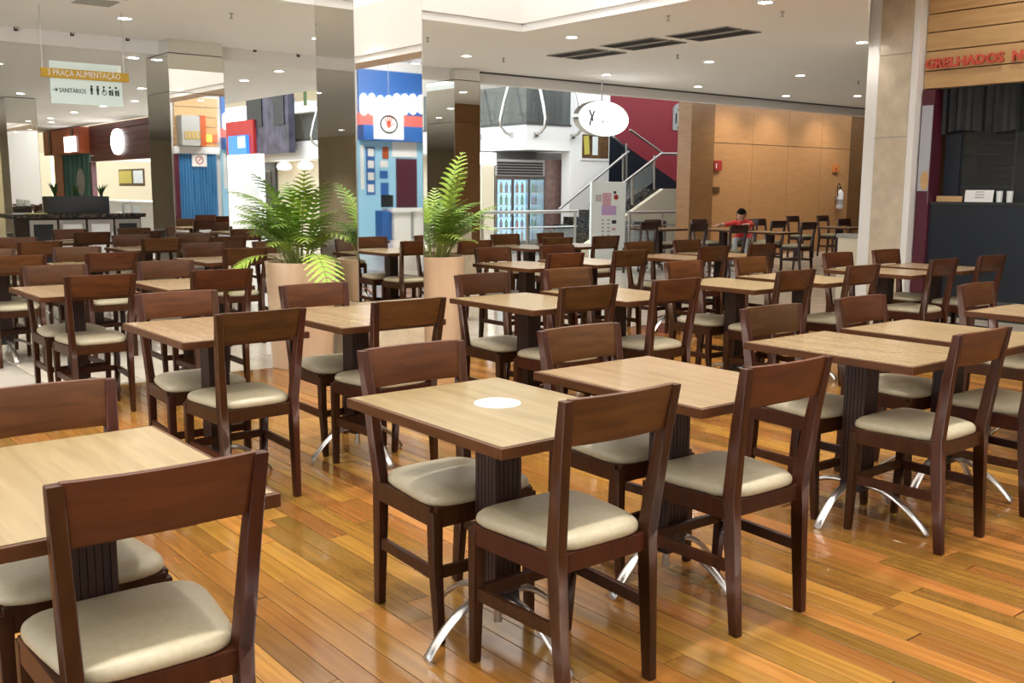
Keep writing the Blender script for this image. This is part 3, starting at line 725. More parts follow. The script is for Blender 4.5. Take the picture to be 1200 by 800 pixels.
# brown shop with the round lit logo
t = thing('logo_shop', 'shop with a maroon board sign and round white lit logo', 'shop', (U_L, 0, 0))
zb0 = onu(135, 188, U_L)[2]
v0, v1 = onu(166, 170, U_L)[1], onu(105, 170, U_L)[1]
nb = 6
for k in range(nb):
    a = zb0 + (H_L - zb0)*k/nb; b = zb0 + (H_L - zb0)*(k+1)/nb
    MB().box(0, .12, v0 - .8, v1, a + .006, b - .006).build('sign_plank', M['brsign'], t)
c = onu(139, 166, U_L)
lg = MB(); ring = [(-.06, c[1] + .42*math.cos(q), c[2] + .30*math.sin(q)) for q in [2*math.pi*k/36 for k in range(36)]]
lg.rings([ring, [(0.0, p[1], p[2]) for p in ring]]).build('logo_disc', M['glow'], t)
MB().box(-.062, -.061, c[1] + .14, c[1] + .17, c[2] - .02, c[2] + .05).build('logo_mark', M['ink'], t)
MB().box(1.6, 1.75, v0 - 2.6, v1 - .05, 0.001, zb0 + .1).build('back_wall', M['white2'], t)
MB().box(.12, 1.6, v0 - .8, v1 - .05, zb0 + .02, zb0 + .08).build('shop_ceiling', M['white'], t)
pv0, pv1, pz0, pz1 = rectU(140, 198, 166, 218, U_L + 1.58)
MB().box(1.56, 1.60, pv0 - .2, pv1, pz0, pz1).build('picture', M['oldwood'], t); MB().box(1.54, 1.559, pv0 + (pv1-pv0)*.4, pv1 - .1, pz0 + .08, pz1 - .05).build('picture_sheet', M['yellowp'], t); MB().box(1.54, 1.559, pv0 - .15, pv0 + .3*(pv1-pv0), pz0 + .08, pz1 - .05).build('picture_sheet', M['paperg'], t)
MB().box(.05, .6, v0 - .6, v1 - .4, 0.001, 1.05).build('shop_counter', M['white2'], t); MB().box(.02, .63, v0 - .62, v1 - .38, 1.05, 1.09).build('counter_top', M['paper'], t)
MB().box(-.02, .1, v1 - .12, v1, 0.001, zb0).build('door_post', M['maroon'], t)
# orange shop with green curtain
t = thing('orange_shop', 'shop with an orange sign box and green curtain', 'shop', (U_L, 0, 0))
v0o, v1o = v1 + .02, onu(62, 170, U_L)[1]
zo = onu(84, 181, U_L)[2]
MB().box(-.25, .12, v0o, v1o, zo, H_L - .02).build('sign_box', M['orsign'], t, bevel=.01)
for x in (70, 97): vv = onu(x, 168, U_L)[1]; MB().box(-.27, -.251, vv - .12, vv + .12, zo + .02, H_L - .05).build('sign_stripe', M['brsign'], t)
vv0, vv1, za, zb = rectU(76, 160, 88, 178, U_L - .27); MB().box(-.29, -.251, vv0, vv1, za, min(zb, H_L - .1)).build('light_box', M['glow'], t)
cu = MB(); n = 60; va, vb = onu(104, 210, U_L)[1], onu(74, 210, U_L)[1]
ringa = [(.05 + .05*math.sin(k*1.9), va + (vb-va)*k/n, .05) for k in range(n+1)]
for a, b in zip(ringa, ringa[1:]): cu.poly([a, b, (b[0], b[1], zo), (a[0], a[1], zo)])
cu.build('curtain', M['teal'], t, smooth=60)
c = onu(95, 213, U_L); ring = [(-.01, c[1] + .36*math.cos(q), c[2] + .36*math.sin(q)) for q in [2*math.pi*k/30 for k in range(30)]]
MB().rings([ring, [(0.0, p[1], p[2]) for p in ring]]).build('round_emblem', M['grey'], t)
MB().box(0, .15, vb, v1o, 0.001, zo).build('side_post', M['orsign'], t)
# yellow lit shop at the end
t = thing('yellow_shop', 'brightly lit yellow shop left of the orange sign', 'shop', (U_L, 0, 0))
v1y = onu(36, 170, U_L)[1]
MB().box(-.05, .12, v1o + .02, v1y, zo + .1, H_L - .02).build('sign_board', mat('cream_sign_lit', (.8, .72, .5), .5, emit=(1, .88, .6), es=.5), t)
MB().box(.9, 1.0, v1o + .02, v1y + 1.5, 0.001, zo + .09).build('back_wall', mat('yellow_glowing_wall', (.9, .75, .35), .5, emit=(1, .86, .45), es=.9), t)  # back wall material itself emits yellow
MB().box(.05, .5, v1o + .2, v1y, 0.001, 1.1).build('shop_counter', M['oldwood'], t)
for k, (v, h) in enumerate(((v0 + .5, zb0), (v0 + 2.2, zb0))):
    ld = bpy.data.lights.new('shop_lamp', 'AREA'); ld.energy = 55*SHOP_POWER; ld.size = 1.2; ld.color = (1, .97, .9)
    l = bpy.data.objects.new('shop_lamp', ld); COL.objects.link(l); l.location = (U_L + .9, v, zb0 - .02)

# ================================================================== ATRIUM, BALCONY AND STAIRS
V_M = 17.0
U_M = onv(617, 150, V_M)[0]
ZS0, ZS1 = onv(640, 176, V_M)[2], onv(640, 147, V_M)[2]
UE = onv(669, 150, V_M)[0]                    # right end of the balcony
VE = 34.0
wa = struct(MB().box(U_M + 4.5, U_M + 4.7, V_M + 4.25, 36, 0, 6.6).build('wall_atrium', M['cream']), 'cream wall behind the balcony')
struct(MB().box(U_M, 26, V_M + 4.0, V_M + 4.2, ZS1, 6.6).build('wall_balcony', mottled('balcony_wall', (.62, .58, .50), (.56, .52, .45), .6, 1.0)), 'pale wall at the back of the balcony')
struct(MB().box(7.67, 26, V_F + .2, 36, 6.6, 6.7).build('ceiling_atrium', M['ceil']), 'high ceiling of the atrium')
sk = MB().box(8.5, 24, 13, 33, 6.55, 6.59).build('added_glow_panel', M['atrium'], bpy.data.objects['ceiling_atrium'])  # glowing panel added to light the atrium from above
struct(MB().box(26, 26.2, V_F, 36, 0, 6.6).build('wall_atrium_end', M['cream']), 'cream end wall of the atrium')
struct(MB().box(7.67, 26, 36, 36.2, 0, 6.6).build('wall_atrium_far', M['cream']), 'cream far wall of the atrium')
t = thing('balcony', 'white balcony slab with curved steel posts and smoked glass railing', 'balcony', (U_M, V_M, ZS0))
hS = ZS1 - ZS0
MB().box(0, UE - U_M, 0, 3.9, 0, hS).build('slab', M['white'], t); MB().box(.001, 4.5, 3.91, VE - V_M, 0, hS).build('slab', M['white'], t)
MB().box(0.02, UE - U_M, .02, .03, hS + .02, hS + .85).build('glass_panel', M['glassd'], t)
MB().box(0.02, .03, .04, VE - V_M - 4, hS + .02, hS + .85).build('glass_panel', M['glassd'], t)
MB().box(-.02, UE - U_M, -.02, .05, hS, hS + .05).build('base_rail', M['dgrey'], t); MB().box(-.02, .05, .051, VE - V_M - 4, hS, hS + .05).build('base_rail', M['dgrey'], t)
def cpost(x, y, dx, dy):
    pr = [(.0, 1.25), (.10, .85), (.22, .45), (.30, .12), (.28, -.06), (.16, -.16), (.02, -.2)]
    MB().tube([(x + dx*a, y + dy*a, hS + z) for a, z in pr], .035, 8).build('railing_post', M['chrome'], t, smooth=50)
    MB().box(x + dx*.01 - .05, x + dx*.01 + .05, y + dy*.01 - .05, y + dy*.01 + .05, hS - .26, hS - .15).build('post_fixing', M['steel'], t)
for x in (628, 671): cpost(onv(x, 150, V_M)[0] - U_M - .02, 0, .12, -1)
for x in (600, 563, 376, 347): cpost(0, onu(x, 150, U_M)[1] - V_M, -1, .1)
# wooden slatted barrier up on the balcony
u0, u1 = onv(630, 120, V_M + 1.5)[0], onv(665, 120, V_M + 1.5)[0]
t = thing('slat_barrier', 'brown wooden slatted barrier up on the balcony', 'barrier', (u0, V_M + 1.5, ZS1 + .001))
for k in range(11): x = (u1-u0)*k/10; MB().box(x - .03, x + .03, 0, .04, 0, 1.05).build('slat', M['brownp'], t)
MB().box(-.05, u1-u0+.05, -.02, .06, 1.05, 1.12).build('top_rail', M['edge'], t); MB().box(-.05, u1-u0+.05, .045, .07, .1, .2).build('bottom_rail', M['edge'], t)
for k, x in enumerate((574, 604, 628)):
    p = onv(x, 120, V_M + 2.2); q = chair(CM, p[0], V_M + 2.2, R(40*k), 'brown wooden chair up on the balcony, %s one' % ('leftmost', 'middle', 'rightmost')[k], 'chairs on the balcony'); q.location.z = ZS1 + .002
p = onv(590, 120, V_M + 1.6); q = table(p[0], V_M + 1.3, 'dining table up on the balcony behind the smoked glass', 'balcony tables'); q.location.z = ZS1 + .002
o = MB().box(0, 3.0, 0, .12, 0, .14).build('blue_beam', mat('blue_tube', (.05, .07, .5), .4), None, bevel=.02); pb_ = onv(563, 107, V_M + .8); o.location = (pb_[0] - 1.0, V_M + .8, ZS1 + 1.35)
tag(o, 'bright blue beam above the balcony glass', 'beam')
MB().box(-.9, -.8, .02, .1, -1.349, 0).build('beam_post', o.data.materials[0], o)

# drinks cooler under the balcony
V_K = V_M + .35
u0, u1, _, zk1 = rectV(580, 207, 638, 260, V_K); zk1 = onv(609, 206, V_K)[2]
struct(MB().box(onv(563, 230, V_K + .8)[0] - 1, onv(668, 230, V_K + .8)[0], V_K + .80, V_K + .9, 0, ZS0 - .001).build('wall_under_balcony', M['grey']), 'grey wall under the balcony')
t = thing('drinks_cooler', 'three door glass drinks cooler lit blue under the balcony', 'cooler', (u0, V_K, 0.001))
WK = u1 - u0
cb = MB()
for b in ((0, .05, 0, .7, 0, zk1), (WK-.05, WK, 0, .7, 0, zk1), (.05, WK-.05, .65, .7, 0, zk1), (.05, WK-.05, 0, .65, 0, .25), (.05, WK-.05, 0, .65, zk1-.08, zk1)): cb.box(*b)
cb.build('cabinet', M['steel'], t)
zt = onv(609, 187, V_K)[2]
vg = MB().box(0, WK, .0, .6, zk1 + .002, zt).build('vent_panel', M['grey'], t)
for k in range(5): z = zk1 + (zt - zk1)*(k + .7)/6; MB().box(.06, WK - .06, -.012, -.001, z - .018, z + .018).build('vent_slat', M['black'], vg)
MB().box(.051, WK - .051, .62, .645, .26, zk1 - .09).build('light_panel', M['fridgel'], t)
bott = {}
for i, c in enumerate(((.10, .28, .6), (.5, .06, .05), (.1, .35, .12), (.55, .32, .05), (.25, .12, .3), (.55, .55, .6))):
    bott[i] = MB().lathe([(.032, 0), (.034, .01), (.034, .15), (.014, .2), (.014, .235), (.004, .236)], n=8).mesh('bottle', mat('bottle_%d' % i, c, .25), smooth=50)
nsh = 5; r_ = random.Random(4)
for k in range(nsh):
    z = .26 + (zk1 - .36)*k/nsh
    MB().box(.052, WK - .052, .15, .6, z - .012, z).build('shelf', M['white2'], t)
    for j in range(9):
        b = link('bottle', bott[r_.randrange(6)], None, (u0 + .10 + (WK - .2)*j/8, V_K + .30, z + .002)); tag(b, 'small bottle on a shelf in the drinks cooler', 'bottle', 'bottles in the drinks cooler')
for k in range(3):
    a, b = .012 + (WK - .024)*k/3, .012 + (WK - .024)*(k+1)/3; fr = MB()
    for bx in ((a, b, .22, .28), (a, b, zk1-.07, zk1-.01), (a, a+.035, .28, zk1-.07), (b-.035, b, .28, zk1-.07)): fr.box(bx[0]+.003, bx[1]-.003, -.03, -.001, bx[2], bx[3])
    d = fr.build('cooler_door', M['steel'], t); MB().box(a + .04, b - .04, -.016, -.012, .285, zk1 - .075).build('pane', M['glass'], d)
o = MB().box(0, onv(667, 230, V_K)[0] - u1 - .04, 0, .3, 0.001, onv(650, 187, V_K)[2]).build('pink_panel', mottled('rose_granite', (.26, .16, .13), (.17, .11, .10), .25, 8.0), None); o.location = (u1 + .03, V_K + .1, 0); tag(o, 'rose granite panel right of the drinks cooler', 'panel')
u2, u3 = onv(565, 230, V_K)[0], onv(579, 230, V_K)[0]
t = thing('lit_pillar', 'cream pillar with a bright lamp head left of the cooler', 'pillar', (u2, V_K, 0.001))
zz = onv(572, 193, V_K)[2]; MB().box(0, u3-u2, 0, .3, 0, zz).build('shaft', M['cream'], t); MB().box(-.03, u3-u2+.03, -.03, .33, zz + .002, onv(572, 179, V_K)[2]).build('lamp_head', M['glow'], t)
for x in (600, 640):
    ld = bpy.data.lights.new('atrium_lamp', 'AREA'); ld.energy = 8*SHOP_POWER; ld.size = .8; ld.color = (1, .95, .87)
    l = bpy.data.objects.new('atrium_lamp', ld); COL.objects.link(l); l.location = (onv(x, 180, V_M)[0], V_M - 1.2, ZS0 + .3)

# white wall with picture, red wall, stairs
wl = struct(MB().box(UE, onv(715, 180, V_M)[0], V_M + .03, V_M + .3, 0, 6.6).build('wall_picture', M['white']), 'white wall with a framed picture by the stairs')
u0, u1, z0, z1 = rectV(681, 157, 714, 188, V_M)
t = thing('framed_picture', 'framed brown picture with a yellow and a white sheet below the oval sign', 'picture', (u0, V_M, z0))
MB().box(0, u1-u0, 0, .028, 0, z1-z0).build('frame', M['white'], t); MB().box(.03, u1-u0-.03, -.006, -.0005, .05, z1-z0-.02).build('print', M['oldwood'], t)
MB().hexa([(.10, -.012, .12), (.26, -.012, .14), (.26, -.007, .14), (.10, -.007, .12)], [(.06, -.012, z1-z0-.06), (.22, -.012, z1-z0-.04), (.22, -.007, z1-z0-.04), (.06, -.007, z1-z0-.06)]).build('yellow_sheet', M['yellowp'], t)
MB().box(.34, .34 + .17, -.012, -.007, .12, z1-z0-.06).build('white_sheet', M['paperg'], t)
V_D = 18.6
wr_ = struct(MB().box(onv(712, 180, V_D)[0], 26, V_D, V_D + .2, 0, 6.6).build('wall_red', M['redwall']), 'dark red wall behind the stairs')
u0, u1, z0, z1 = rectV(788, 121, 804, 153, V_D)
t = thing('wall_ornament', 'grey arched wall ornament on the red wall', 'ornament', (u0, V_D, z0)); ow, oh = u1-u0, z1-z0
MB().box(0, ow, -.04, -.001, 0, oh*.72).build('plate', M['grey'], t, bevel=.01); ar = MB(); ring = [(ow/2 + ow*.5*math.cos(q), -.04, oh*.72 + oh*.28*math.sin(q)) for q in [math.pi*k/16 for k in range(17)]]
ar.rings([ring, [(p[0], -.001, p[2]) for p in ring]]).build('arch', M['grey'], t)
MB().box(ow*.34, ow*.66, -.05, -.041, oh*.2, oh*.66).build('window', M['white2'], t)
for b in ((.14, .24, .25, .62), (.76, .86, .25, .62), (.3, .7, .06, .12), (.3, .7, .72, .78)): MB().box(ow*b[0], ow*b[1], -.048, -.041, oh*b[2], oh*b[3]).build('slot', M['black'], t)
V_T = 15.6
A = onv(690, 268, V_T); B = onv(778, 221, V_T); C = onv(806, 221, V_T)
t = thing('staircase', 'staircase with a cream side, glass panels and steel handrails', 'stairs', (0, V_T, 0))
sb = MB(); sd = [(A[0] - .6, .001), (C[0] + .8, .001), (C[0] + .8, B[2]), (B[0], B[2])]
sb.rings([[(x, 0, z) for x, z in sd], [(x, .12, z) for x, z in sd]]).build('stringer', M['cream'], t)
rise = B[2]; nst = 9
for k in range(nst):
    x0 = A[0] - .6 + (B[0] - A[0] + .6)*k/nst; MB().box(x0 + .02, B[0], .13, 1.6, rise*k/nst + .001, rise*(k+1)/nst).build('step', M['granite'], t)
MB().box(B[0] + .01, C[0] + .8, .13, 3.0 - .05, .002, rise).build('landing', M['navy'], t)
def rail(pts, r=.03): MB().tube(pts, r, 8).build('handrail', M['chrome'], t, smooth=50)
q0, q1, q2 = onv(700, 240, V_T), onv(777, 180, V_T), onv(808, 177, V_T)
rail([(q0[0], .06, q0[2]), (q1[0], .06, q1[2]), (q2[0] + .5, .06, q1[2] + .02)])
q3 = onv(738, 152, V_T + 1.6); q4 = onv(776, 179, V_T + 1.6); rail([(q4[0], 1.6, q4[2]), (q3[0], 1.6, q3[2])])
q5, q6, q7 = onv(655, 245, V_T + 1.25), onv(737, 177, V_T + 1.25), onv(719, 160, V_T + 1.25); rail([(q5[0], 1.25, q5[2]), (q6[0], 1.25, q6[2]), (q7[0], 1.25, q7[2])])
for x, ya, yb in ((769, 182, 222), (743, 205, 240), (720, 225, 255)):
    a, b = onv(x, ya, V_T), onv(x, yb, V_T); MB().tube([(a[0], .06, a[2]), (b[0], .06, b[2])], .025, 8).build('rail_post', M['steel'], t)
for x, ya, yb in ((730, 180, 215), (734, 168, 215)):
    a, b = onv(x, ya, V_T + 1.25), onv(x, yb, V_T + 1.25); MB().tube([(a[0], 1.25, a[2]), (b[0], 1.25, b[2])], .025, 8).build('rail_post', M['steel'], t)
g0, g1 = onv(706, 255, V_T), onv(770, 212, V_T); h0, h1 = onv(706, 237, V_T), onv(770, 187, V_T)
MB().hexa([(g0[0], .055, g0[2]), (g1[0], .055, g1[2]), (g1[0], .065, g1[2]), (g0[0], .065, g0[2])], [(h0[0], .055, h0[2]), (h1[0], .055, h1[2]), (h1[0], .065, h1[2]), (h0[0], .065, h0[2])]).build('glass_panel', M['glass'], t)
uf = MB(); P0, P1 = onv(715, 235, V_D - .3), onv(775, 190, V_D - .3); uf.hexa([(P0[0] - .9, 2.0, 0.01), (P1[0], 2.0, 0.01), (P1[0], 2.7, 0.01), (P0[0] - .9, 2.7, 0.01)], [(P0[0] - .9, 2.0, ZS1), (P1[0], 2.0, rise + .1), (P1[0], 2.7, rise + .1), (P0[0] - .9, 2.7, ZS1)]).build('upper_flight', M['navy'], t)

# steel railing with glass in front of the cooler
def rail_fence(label, x0, x1, ytop, v, posts, h=1.0):
    u0, u1 = onv(x0, ytop, v)[0], onv(x1, ytop, v)[0]; t = thing('steel_railing', label, 'railing', (u0, v, 0.001)); W_ = u1 - u0
    MB().tube([(0, 0, h), (W_, 0, h)], .03, 8).build('top_rail', M['steel'], t, smooth=50)
    for x in posts: q = onv(x, ytop, v)[0] - u0; MB().tube([(q, 0, 0), (q, 0, h - .02)], .025, 8).build('post', M['steel'], t)
    MB().tube([(0, 0, h*.72), (W_, 0, h*.72)], .014, 6).build('mid_rail', M['steel'], t)
    for a, b in zip(posts, posts[1:]): qa, qb = onv(a, ytop, v)[0] - u0, onv(b, ytop, v)[0] - u0; MB().box(qa + .04, qb - .04, -.006, .006, .1, h*.68).build('glass_panel', M['glass'], t)
rail_fence('steel and glass railing in front of the drinks cooler', 563, 676, 249, 14.2, (565, 618, 674))
rail_fence('low steel railing before the staircase', 735, 815, 247, 14.6, (738, 776, 812), h=.95)
o = MB().box(0, 1.0, 0, .4, 0, .75).build('dark_bench', M['dgrey'], None, bevel=.02); p = onv(780, 250, 14.9); o.location = (p[0] - .9, 14.95, 0.001); tag(o, 'dark low cabinet behind the low steel railing', 'cabinet')

# poster stand
V_P = 12.9
u0, u1, z0, z1 = rectV(693, 213, 733, 290, V_P)
t = thing('poster_stand', 'white upright poster stand with a colourful print and small text', 'sign', (u0, V_P, 0.001)); W_ = u1 - u0
MB().box(0, W_, 0, .05, .02, z1).build('panel', M['paperg'], t, bevel=.006); MB().box(-.05, W_ + .05, -.12, .17, 0, .02).build('foot', M['steel'], t)
def pb(x0, y0, x1, y1, m, name): a, b, c, d = rectV(x0, y0, x1, y1, V_P); MB().box(a - u0, b - u0, -.004, -.0005, c, d).build(name, m, t)
pb(705, 241, 722, 252, mottled('print_blue', (.35, .38, .75), (.75, .35, .5), .6, 22), 'print'); pb(706, 226, 716, 241, mottled('print_red', (.62, .25, .33), (.7, .5, .55), .6, 30), 'print'); pb(698, 228, 705, 236, mottled('print_grey', (.4, .36, .36), (.7, .6, .6), .6, 30), 'print')
c = onv(722, 231, V_P); disc_v(MB(), c[0] - u0, -.004, c[2], .055, .045, 20, -.0005).build('stamp', M['extred'], t); pb(719, 224, 722, 227, M['ink'], 'print')
pb(717, 258, 722, 262, M['ink'], 'print'); pb(717, 267, 721, 270, mat('print_pink', (.6, .35, .33), .6), 'print'); pb(697, 278, 702, 285, M['grey'], 'print')
for k in range(5):
    for x in (705, 711.5): pb(x, 257 + k*4.4, x + 2.6, 258.6 + k*4.4, M['grey'], 'text_line')

# oval lit sign hung from the ceiling step
V_Q = V_F - .35
c = onv(708, 139, V_Q); a = (onv(741, 139, V_Q)[0] - onv(675, 139, V_Q)[0])/2; b = (onv(708, 118, V_Q)[2] - onv(708, 160, V_Q)[2])/2
t = thing('oval_sign', 'white oval light box sign hanging above the poster stand', 'sign', (c[0], V_Q, c[2]), R(6))
disc_v(MB(), 0, 0, 0, a, b, 56, .11).build('casing', M['steel'], t, smooth=40)
disc_v(MB(), 0, -.012, 0, a*.965, b*.965, 56, -.001).build('light_face', M['glow'], t)
MB().tube([(0, .055, b), (0, .055, H_C - c[2] - .001)], .012, 8).build('rod', M['steel'], t)
lg = MB(); lg.tube([(-a*.62, -.015, b*.42), (-a*.52, -.015, .02), (-a*.60, -.015, -b*.45)], .02, 6); lg.tube([(-a*.42, -.015, b*.38), (-a*.5, -.015, .0), (-a*.47, -.015, -b*.2)], .017, 6); lg.build('logo_stroke', M['ink'], t)
for x, h in ((-.08, .05), (.10, .03), (.32, .04)): MB().box(a*x - .013, a*x + .013, -.016, -.0125, -b*.18 - h/2, -b*.18 + h/2).build('logo_dot', M['ink'], t)

# things at the atrium's left part (seen between the mirror columns)
def ubox(name, label, cat, x0, y0, x1, y1, u, d, m, zfloor=False):
    v0, v1, z0, z1 = rectU(x0, y0, x1, y1, u)
    if zfloor: z0 = 0.001
    o = MB().box(0, d, 0, v1 - v0, 0, z1 - z0).build(name, m); o.location = (u, v0, z0); return tag(o, label, cat)
struct(MB().box(U_M + 1.0, U_M + 1.2, 21, 36, 0, ZS0 - .002).build('wall_under_gallery', M['cream']), 'bright white shop wall under the balcony')
U_G = U_M - .5
o = ubox('mural_board', 'large dark mural board under the ceiling edge', 'mural', 289, 108, 338, 180, U_G, .2, M['mural'])
for k, (fa, fb) in enumerate(((.08, .32), (.60, .95))):
    v0, v1, z0, z1 = rectU(289, 108, 338, 180, U_G); MB().box(-.03, -.001, (v1-v0)*fa, (v1-v0)*fb, (z1-z0)*.45, (z1-z0)*.95).build('mural_panel', M['navy'], o)
v0, v1, z0, z1 = rectU(266, 142, 289, 187, U_G - .1)
t = thing('red_screen_sign', 'red sign panel holding a blue television screen', 'sign', (U_G - .1, v0, z0)); MB().box(0, .15, -.5, v1-v0 + .6, 0, z1-z0).build('panel', mat('sign_red', (.42, .02, .02), .5), t)
a = rectU(271, 159, 289, 182, U_G - .1); s_ = MB().box(-.1, -.001, a[0]-v0 - .2, a[1]-v0, a[2]-z0, a[3]-z0).build('television', M['screen'], t); a = rectU(279, 160, 287, 173, U_G - .2); MB().box(-.11, -.101, a[0]-v0, a[1]-v0, a[2]-z0, a[3]-z0).build('screen_picture', M['screenw'], s_)
ubox('white_light_panel', 'white lit panel above the red screen sign', 'sign', 262, 126, 285, 142, U_G, .15, M['glow'])
t_ = ubox('white_sign_box', 'white sign box with a small green mark above the far balcony', 'sign', 340, 119, 362, 132, U_G + .2, .3, M['white2'])
MB().box(-.012, -.001, .12, .3, .18, .6).build('green_mark', M['leafd'], t_)
d1 = struct(ubox('door_1', 'dark glazed door under the far balcony', None, 301, 190, 323, 262, U_M + .9, .08, M['dgrey'], True))
ubox_v = rectU(308, 200, 318, 240, U_M + .89); MB().box(-.02, -.001, ubox_v[0] - d1.location.y, ubox_v[1] - d1.location.y, ubox_v[2], ubox_v[3]).build('pane', M['smoke'], d1)
for k, x in enumerate((333, 358, 285)):
    p = onu(x, 193, U_M + .45); o = MB().lathe([(.02, .12), (.2, .02), (.24, -.06), (.2, -.14), (.02, -.16)], n=20).build('globe_lamp', M['glow'], None, smooth=60); o.location = p; o.location.z = ZS0 - .122
    tag(o, 'white globe lamp under the far balcony, %s one' % ('middle', 'right', 'left')[k], 'lamp', 'globe lamps under the balcony')
rail_u = thing('dark_railing', 'dark railing below the blue television', 'railing', (U_M - 1.2, onu(300, 240, U_M - 1.2)[1], 0.001))
MB().box(0, .05, 0, 3.0, .95, 1.0).build('top_rail', M['steel'], rail_u)
for k in range(16): MB().box(.01, .04, k*.2, k*.2 + .03, 0, .95).build('baluster', M['dgrey'], rail_u)

# lamps washing the orange wall from above
for k, x in enumerate((850, 900, 960)):
    p = onv(x, 150, V_O); ld = bpy.data.lights.new('wall_washer', 'SPOT'); ld.energy = 62; ld.spot_size = R(100); ld.spot_blend = .8; ld.color = (1, .93, .82); ld.shadow_soft_size = .08
    t = thing('wall_washer', 'small spot above the orange wall, %s one' % ('left', 'middle', 'right')[k], 'spotlight', (p[0], V_O - .9, 3.5)); MB().lathe([(.05, 0), (.06, .02), (.06, .14), (.03, .16)], n=16).build('housing', M['white2'], t, smooth=40)
    MB().tube([(0, 0, .16), (0, 0, .5)], .01, 6).build('stem', M['white2'], t); l = bpy.data.objects.new('bulb', ld); COL.objects.link(l); l.parent = t; l.location = (0, 0, -.02); l.rotation_euler = (R(20), 0, 0)
struct(MB().box(9.5, 25, V_F + .6, V_O + .5, 4.0, 4.1).build('ceiling_washer', M['ceil']), 'ceiling strip over the orange wall')
# wall fittings on the orange wall
def wbox(name, label, cat, x0, y0, x1, y1, m, d=.06): u0, u1, z0, z1 = rectV(x0, y0, x1, y1, V_O); o = MB().box(0, u1-u0, 0, d, 0, z1-z0).build(name, m, None, bevel=.006); o.location = (u0, V_O - d - .001, z0); return tag(o, label, cat)
o = wbox('alarm_box', 'red fire alarm box on the left of the orange wall', 'alarm', 834.5, 188, 843.5, 200, M['extred']); MB().box(.045, .07, -.008, -.001, .05, .15).build('button', M['white2'], o)
wbox('call_point', 'small brown switch plate under the red fire alarm', 'switch', 835, 219, 842, 226, M['oldwood'], .03)
o = wbox('alarm_siren', 'small orange siren box above the extinguisher', 'alarm', 975.5, 193, 981.5, 202, M['bag']); MB().box(.03, .08, -.008, -.001, .04, .10).build('lens', M['extred'], o)
c = onv(980, 232, V_O)
t = thing('fire_extinguisher', 'pale fire extinguisher hanging at the right end of the orange wall', 'extinguisher', (c[0], V_O - .1, c[2] - .25))
MB().lathe([(.06, 0), (.075, .02), (.075, .36), (.05, .41), (.025, .43), (.025, .46)], n=20).build('cylinder', M['white2'], t, smooth=50)
MB().lathe([(.0765, .10), (.0765, .22)], n=20).build('label_band', M['grey'], t); MB().box(-.03, .03, -.02, .02, .461, .50).build('valve', M['black'], t)
MB().tube([(0.02, 0, .48), (-.06, 0, .60), (-.13, 0, .52), (-.12, 0, .40), (-.085, 0, .30)], .012, 6).build('hose', M['black'], t, smooth=50); MB().box(-.03, .03, .078, .099, .2, .3).build('bracket', M['steel'], t)

# orange bag with a white handle by the poster stand
p = at(708, 297, .3); t = thing('orange_bag', 'orange shopping bag with a white handle below the poster stand', 'bag', (9.55, 10.9, 0.001), R(-35))
MB().hexa([(-.26, -.1, 0), (.26, -.1, 0), (.26, .1, 0), (-.26, .1, 0)], [(-.28, -.1, .52), (.28, -.1, .52), (.28, .1, .52), (-.28, .1, .52)]).build('body', M['bag'], t, bevel=.01)
MB().tube([(-.10 + .10*(1 - math.cos(q)), -.112, .36 + .11*math.sin(q)) for q in [math.pi*k/10 for k in range(11)]], .012, 6).build('handle', M['white2'], t)

# ================================================================== GRILL SHOP FRONT (right)
VS0, VS1 = -2.2, vp0
sh = struct(MB().box(U_S + .12, U_S + .3, VS0, VS1 + .5, onu(1072, 105.7, U_S)[2], H_R).build('wall_shop', M['dgrey']), 'upper wall of the grill shop')
struct(MB().box(U_S + .6, 24.9, vp1 + .05, vp1 + .2, 0, H_R).build('wall_shop_side', M['brownp']), 'brown side wall of the grill shop')
struct(MB().box(U_S + 2.6, U_S + 2.8, VS0, vp1, 0, H_R).build('wall_shop_back', M['dgrey']), 'dark back wall inside the grill shop')
struct(MB().box(U_S, U_S + 2.8, VS0 - .15, VS0 - .02, 0, H_R).build('wall_shop_end', M['white']), 'white end wall of the grill shop')
t = thing('shop_sign', 'tan wood board shop sign with red GRELHADOS letters', 'sign', (U_S, 0, 0))
zl = [onu(1072, y, U_S)[2] for y in (105.7, 84.8, 62.4, 40.8, 19.5)]; st = zl[-1] - zl[-2]
while zl[-1] < H_R - .05: zl.append(min(zl[-1] + st, H_R - .001))
for a, b in zip(zl, zl[1:]): MB().box(0, .11, VS0, VS1, a + .006, b - .006).build('sign_plank', M['board'], t, bevel=.004)
z0 = onu(1085, 81, U_S)[2]; hgt = onu(1085, 70.5, U_S)[2] - z0
p0 = onu(1086, 78, U_S)
tx = text('GRELHADOS', M['red'], hgt/.70, (-.03, p0[1], z0), '-u', t, extrude=.012, bold=.005)
wd = max(v.co.x for v in tx.data.vertices); tx.scale = ((onu(1086, 78, U_S)[1] - onu(1178, 73, U_S)[1])/wd, 1, 1)
text('N', M['red'], hgt/.70, (-.03, onu(1187, 72, U_S)[1], z0), '-u', t, extrude=.012, bold=.005, sx=tx.scale[0])
t = thing('grill_counter', 'dark navy shop counter below the smoked window', 'counter', (U_S, 0, 0))
zc = onu(1140, 240, U_S)[2]; ztop = zl[0]
MB().box(.02, .6, VS0, VS1 - .16, .08, zc).build('front', M['navy'], t); MB().box(.0, .62, VS0, VS1 - .16, zc + .001, zc + .03).build('counter_top', M['smoke'], t); MB().box(.03, .6, VS0, VS1 - .16, .001, .079).build('kickboard', M['black'], t)
MB().box(.0, .019, VS0, VS1 - .16, .16, .22).build('rub_rail', M['dgrey'], t)
t = thing('shop_window', 'smoked shop window above the navy counter', 'window', (U_S, 0, 0))
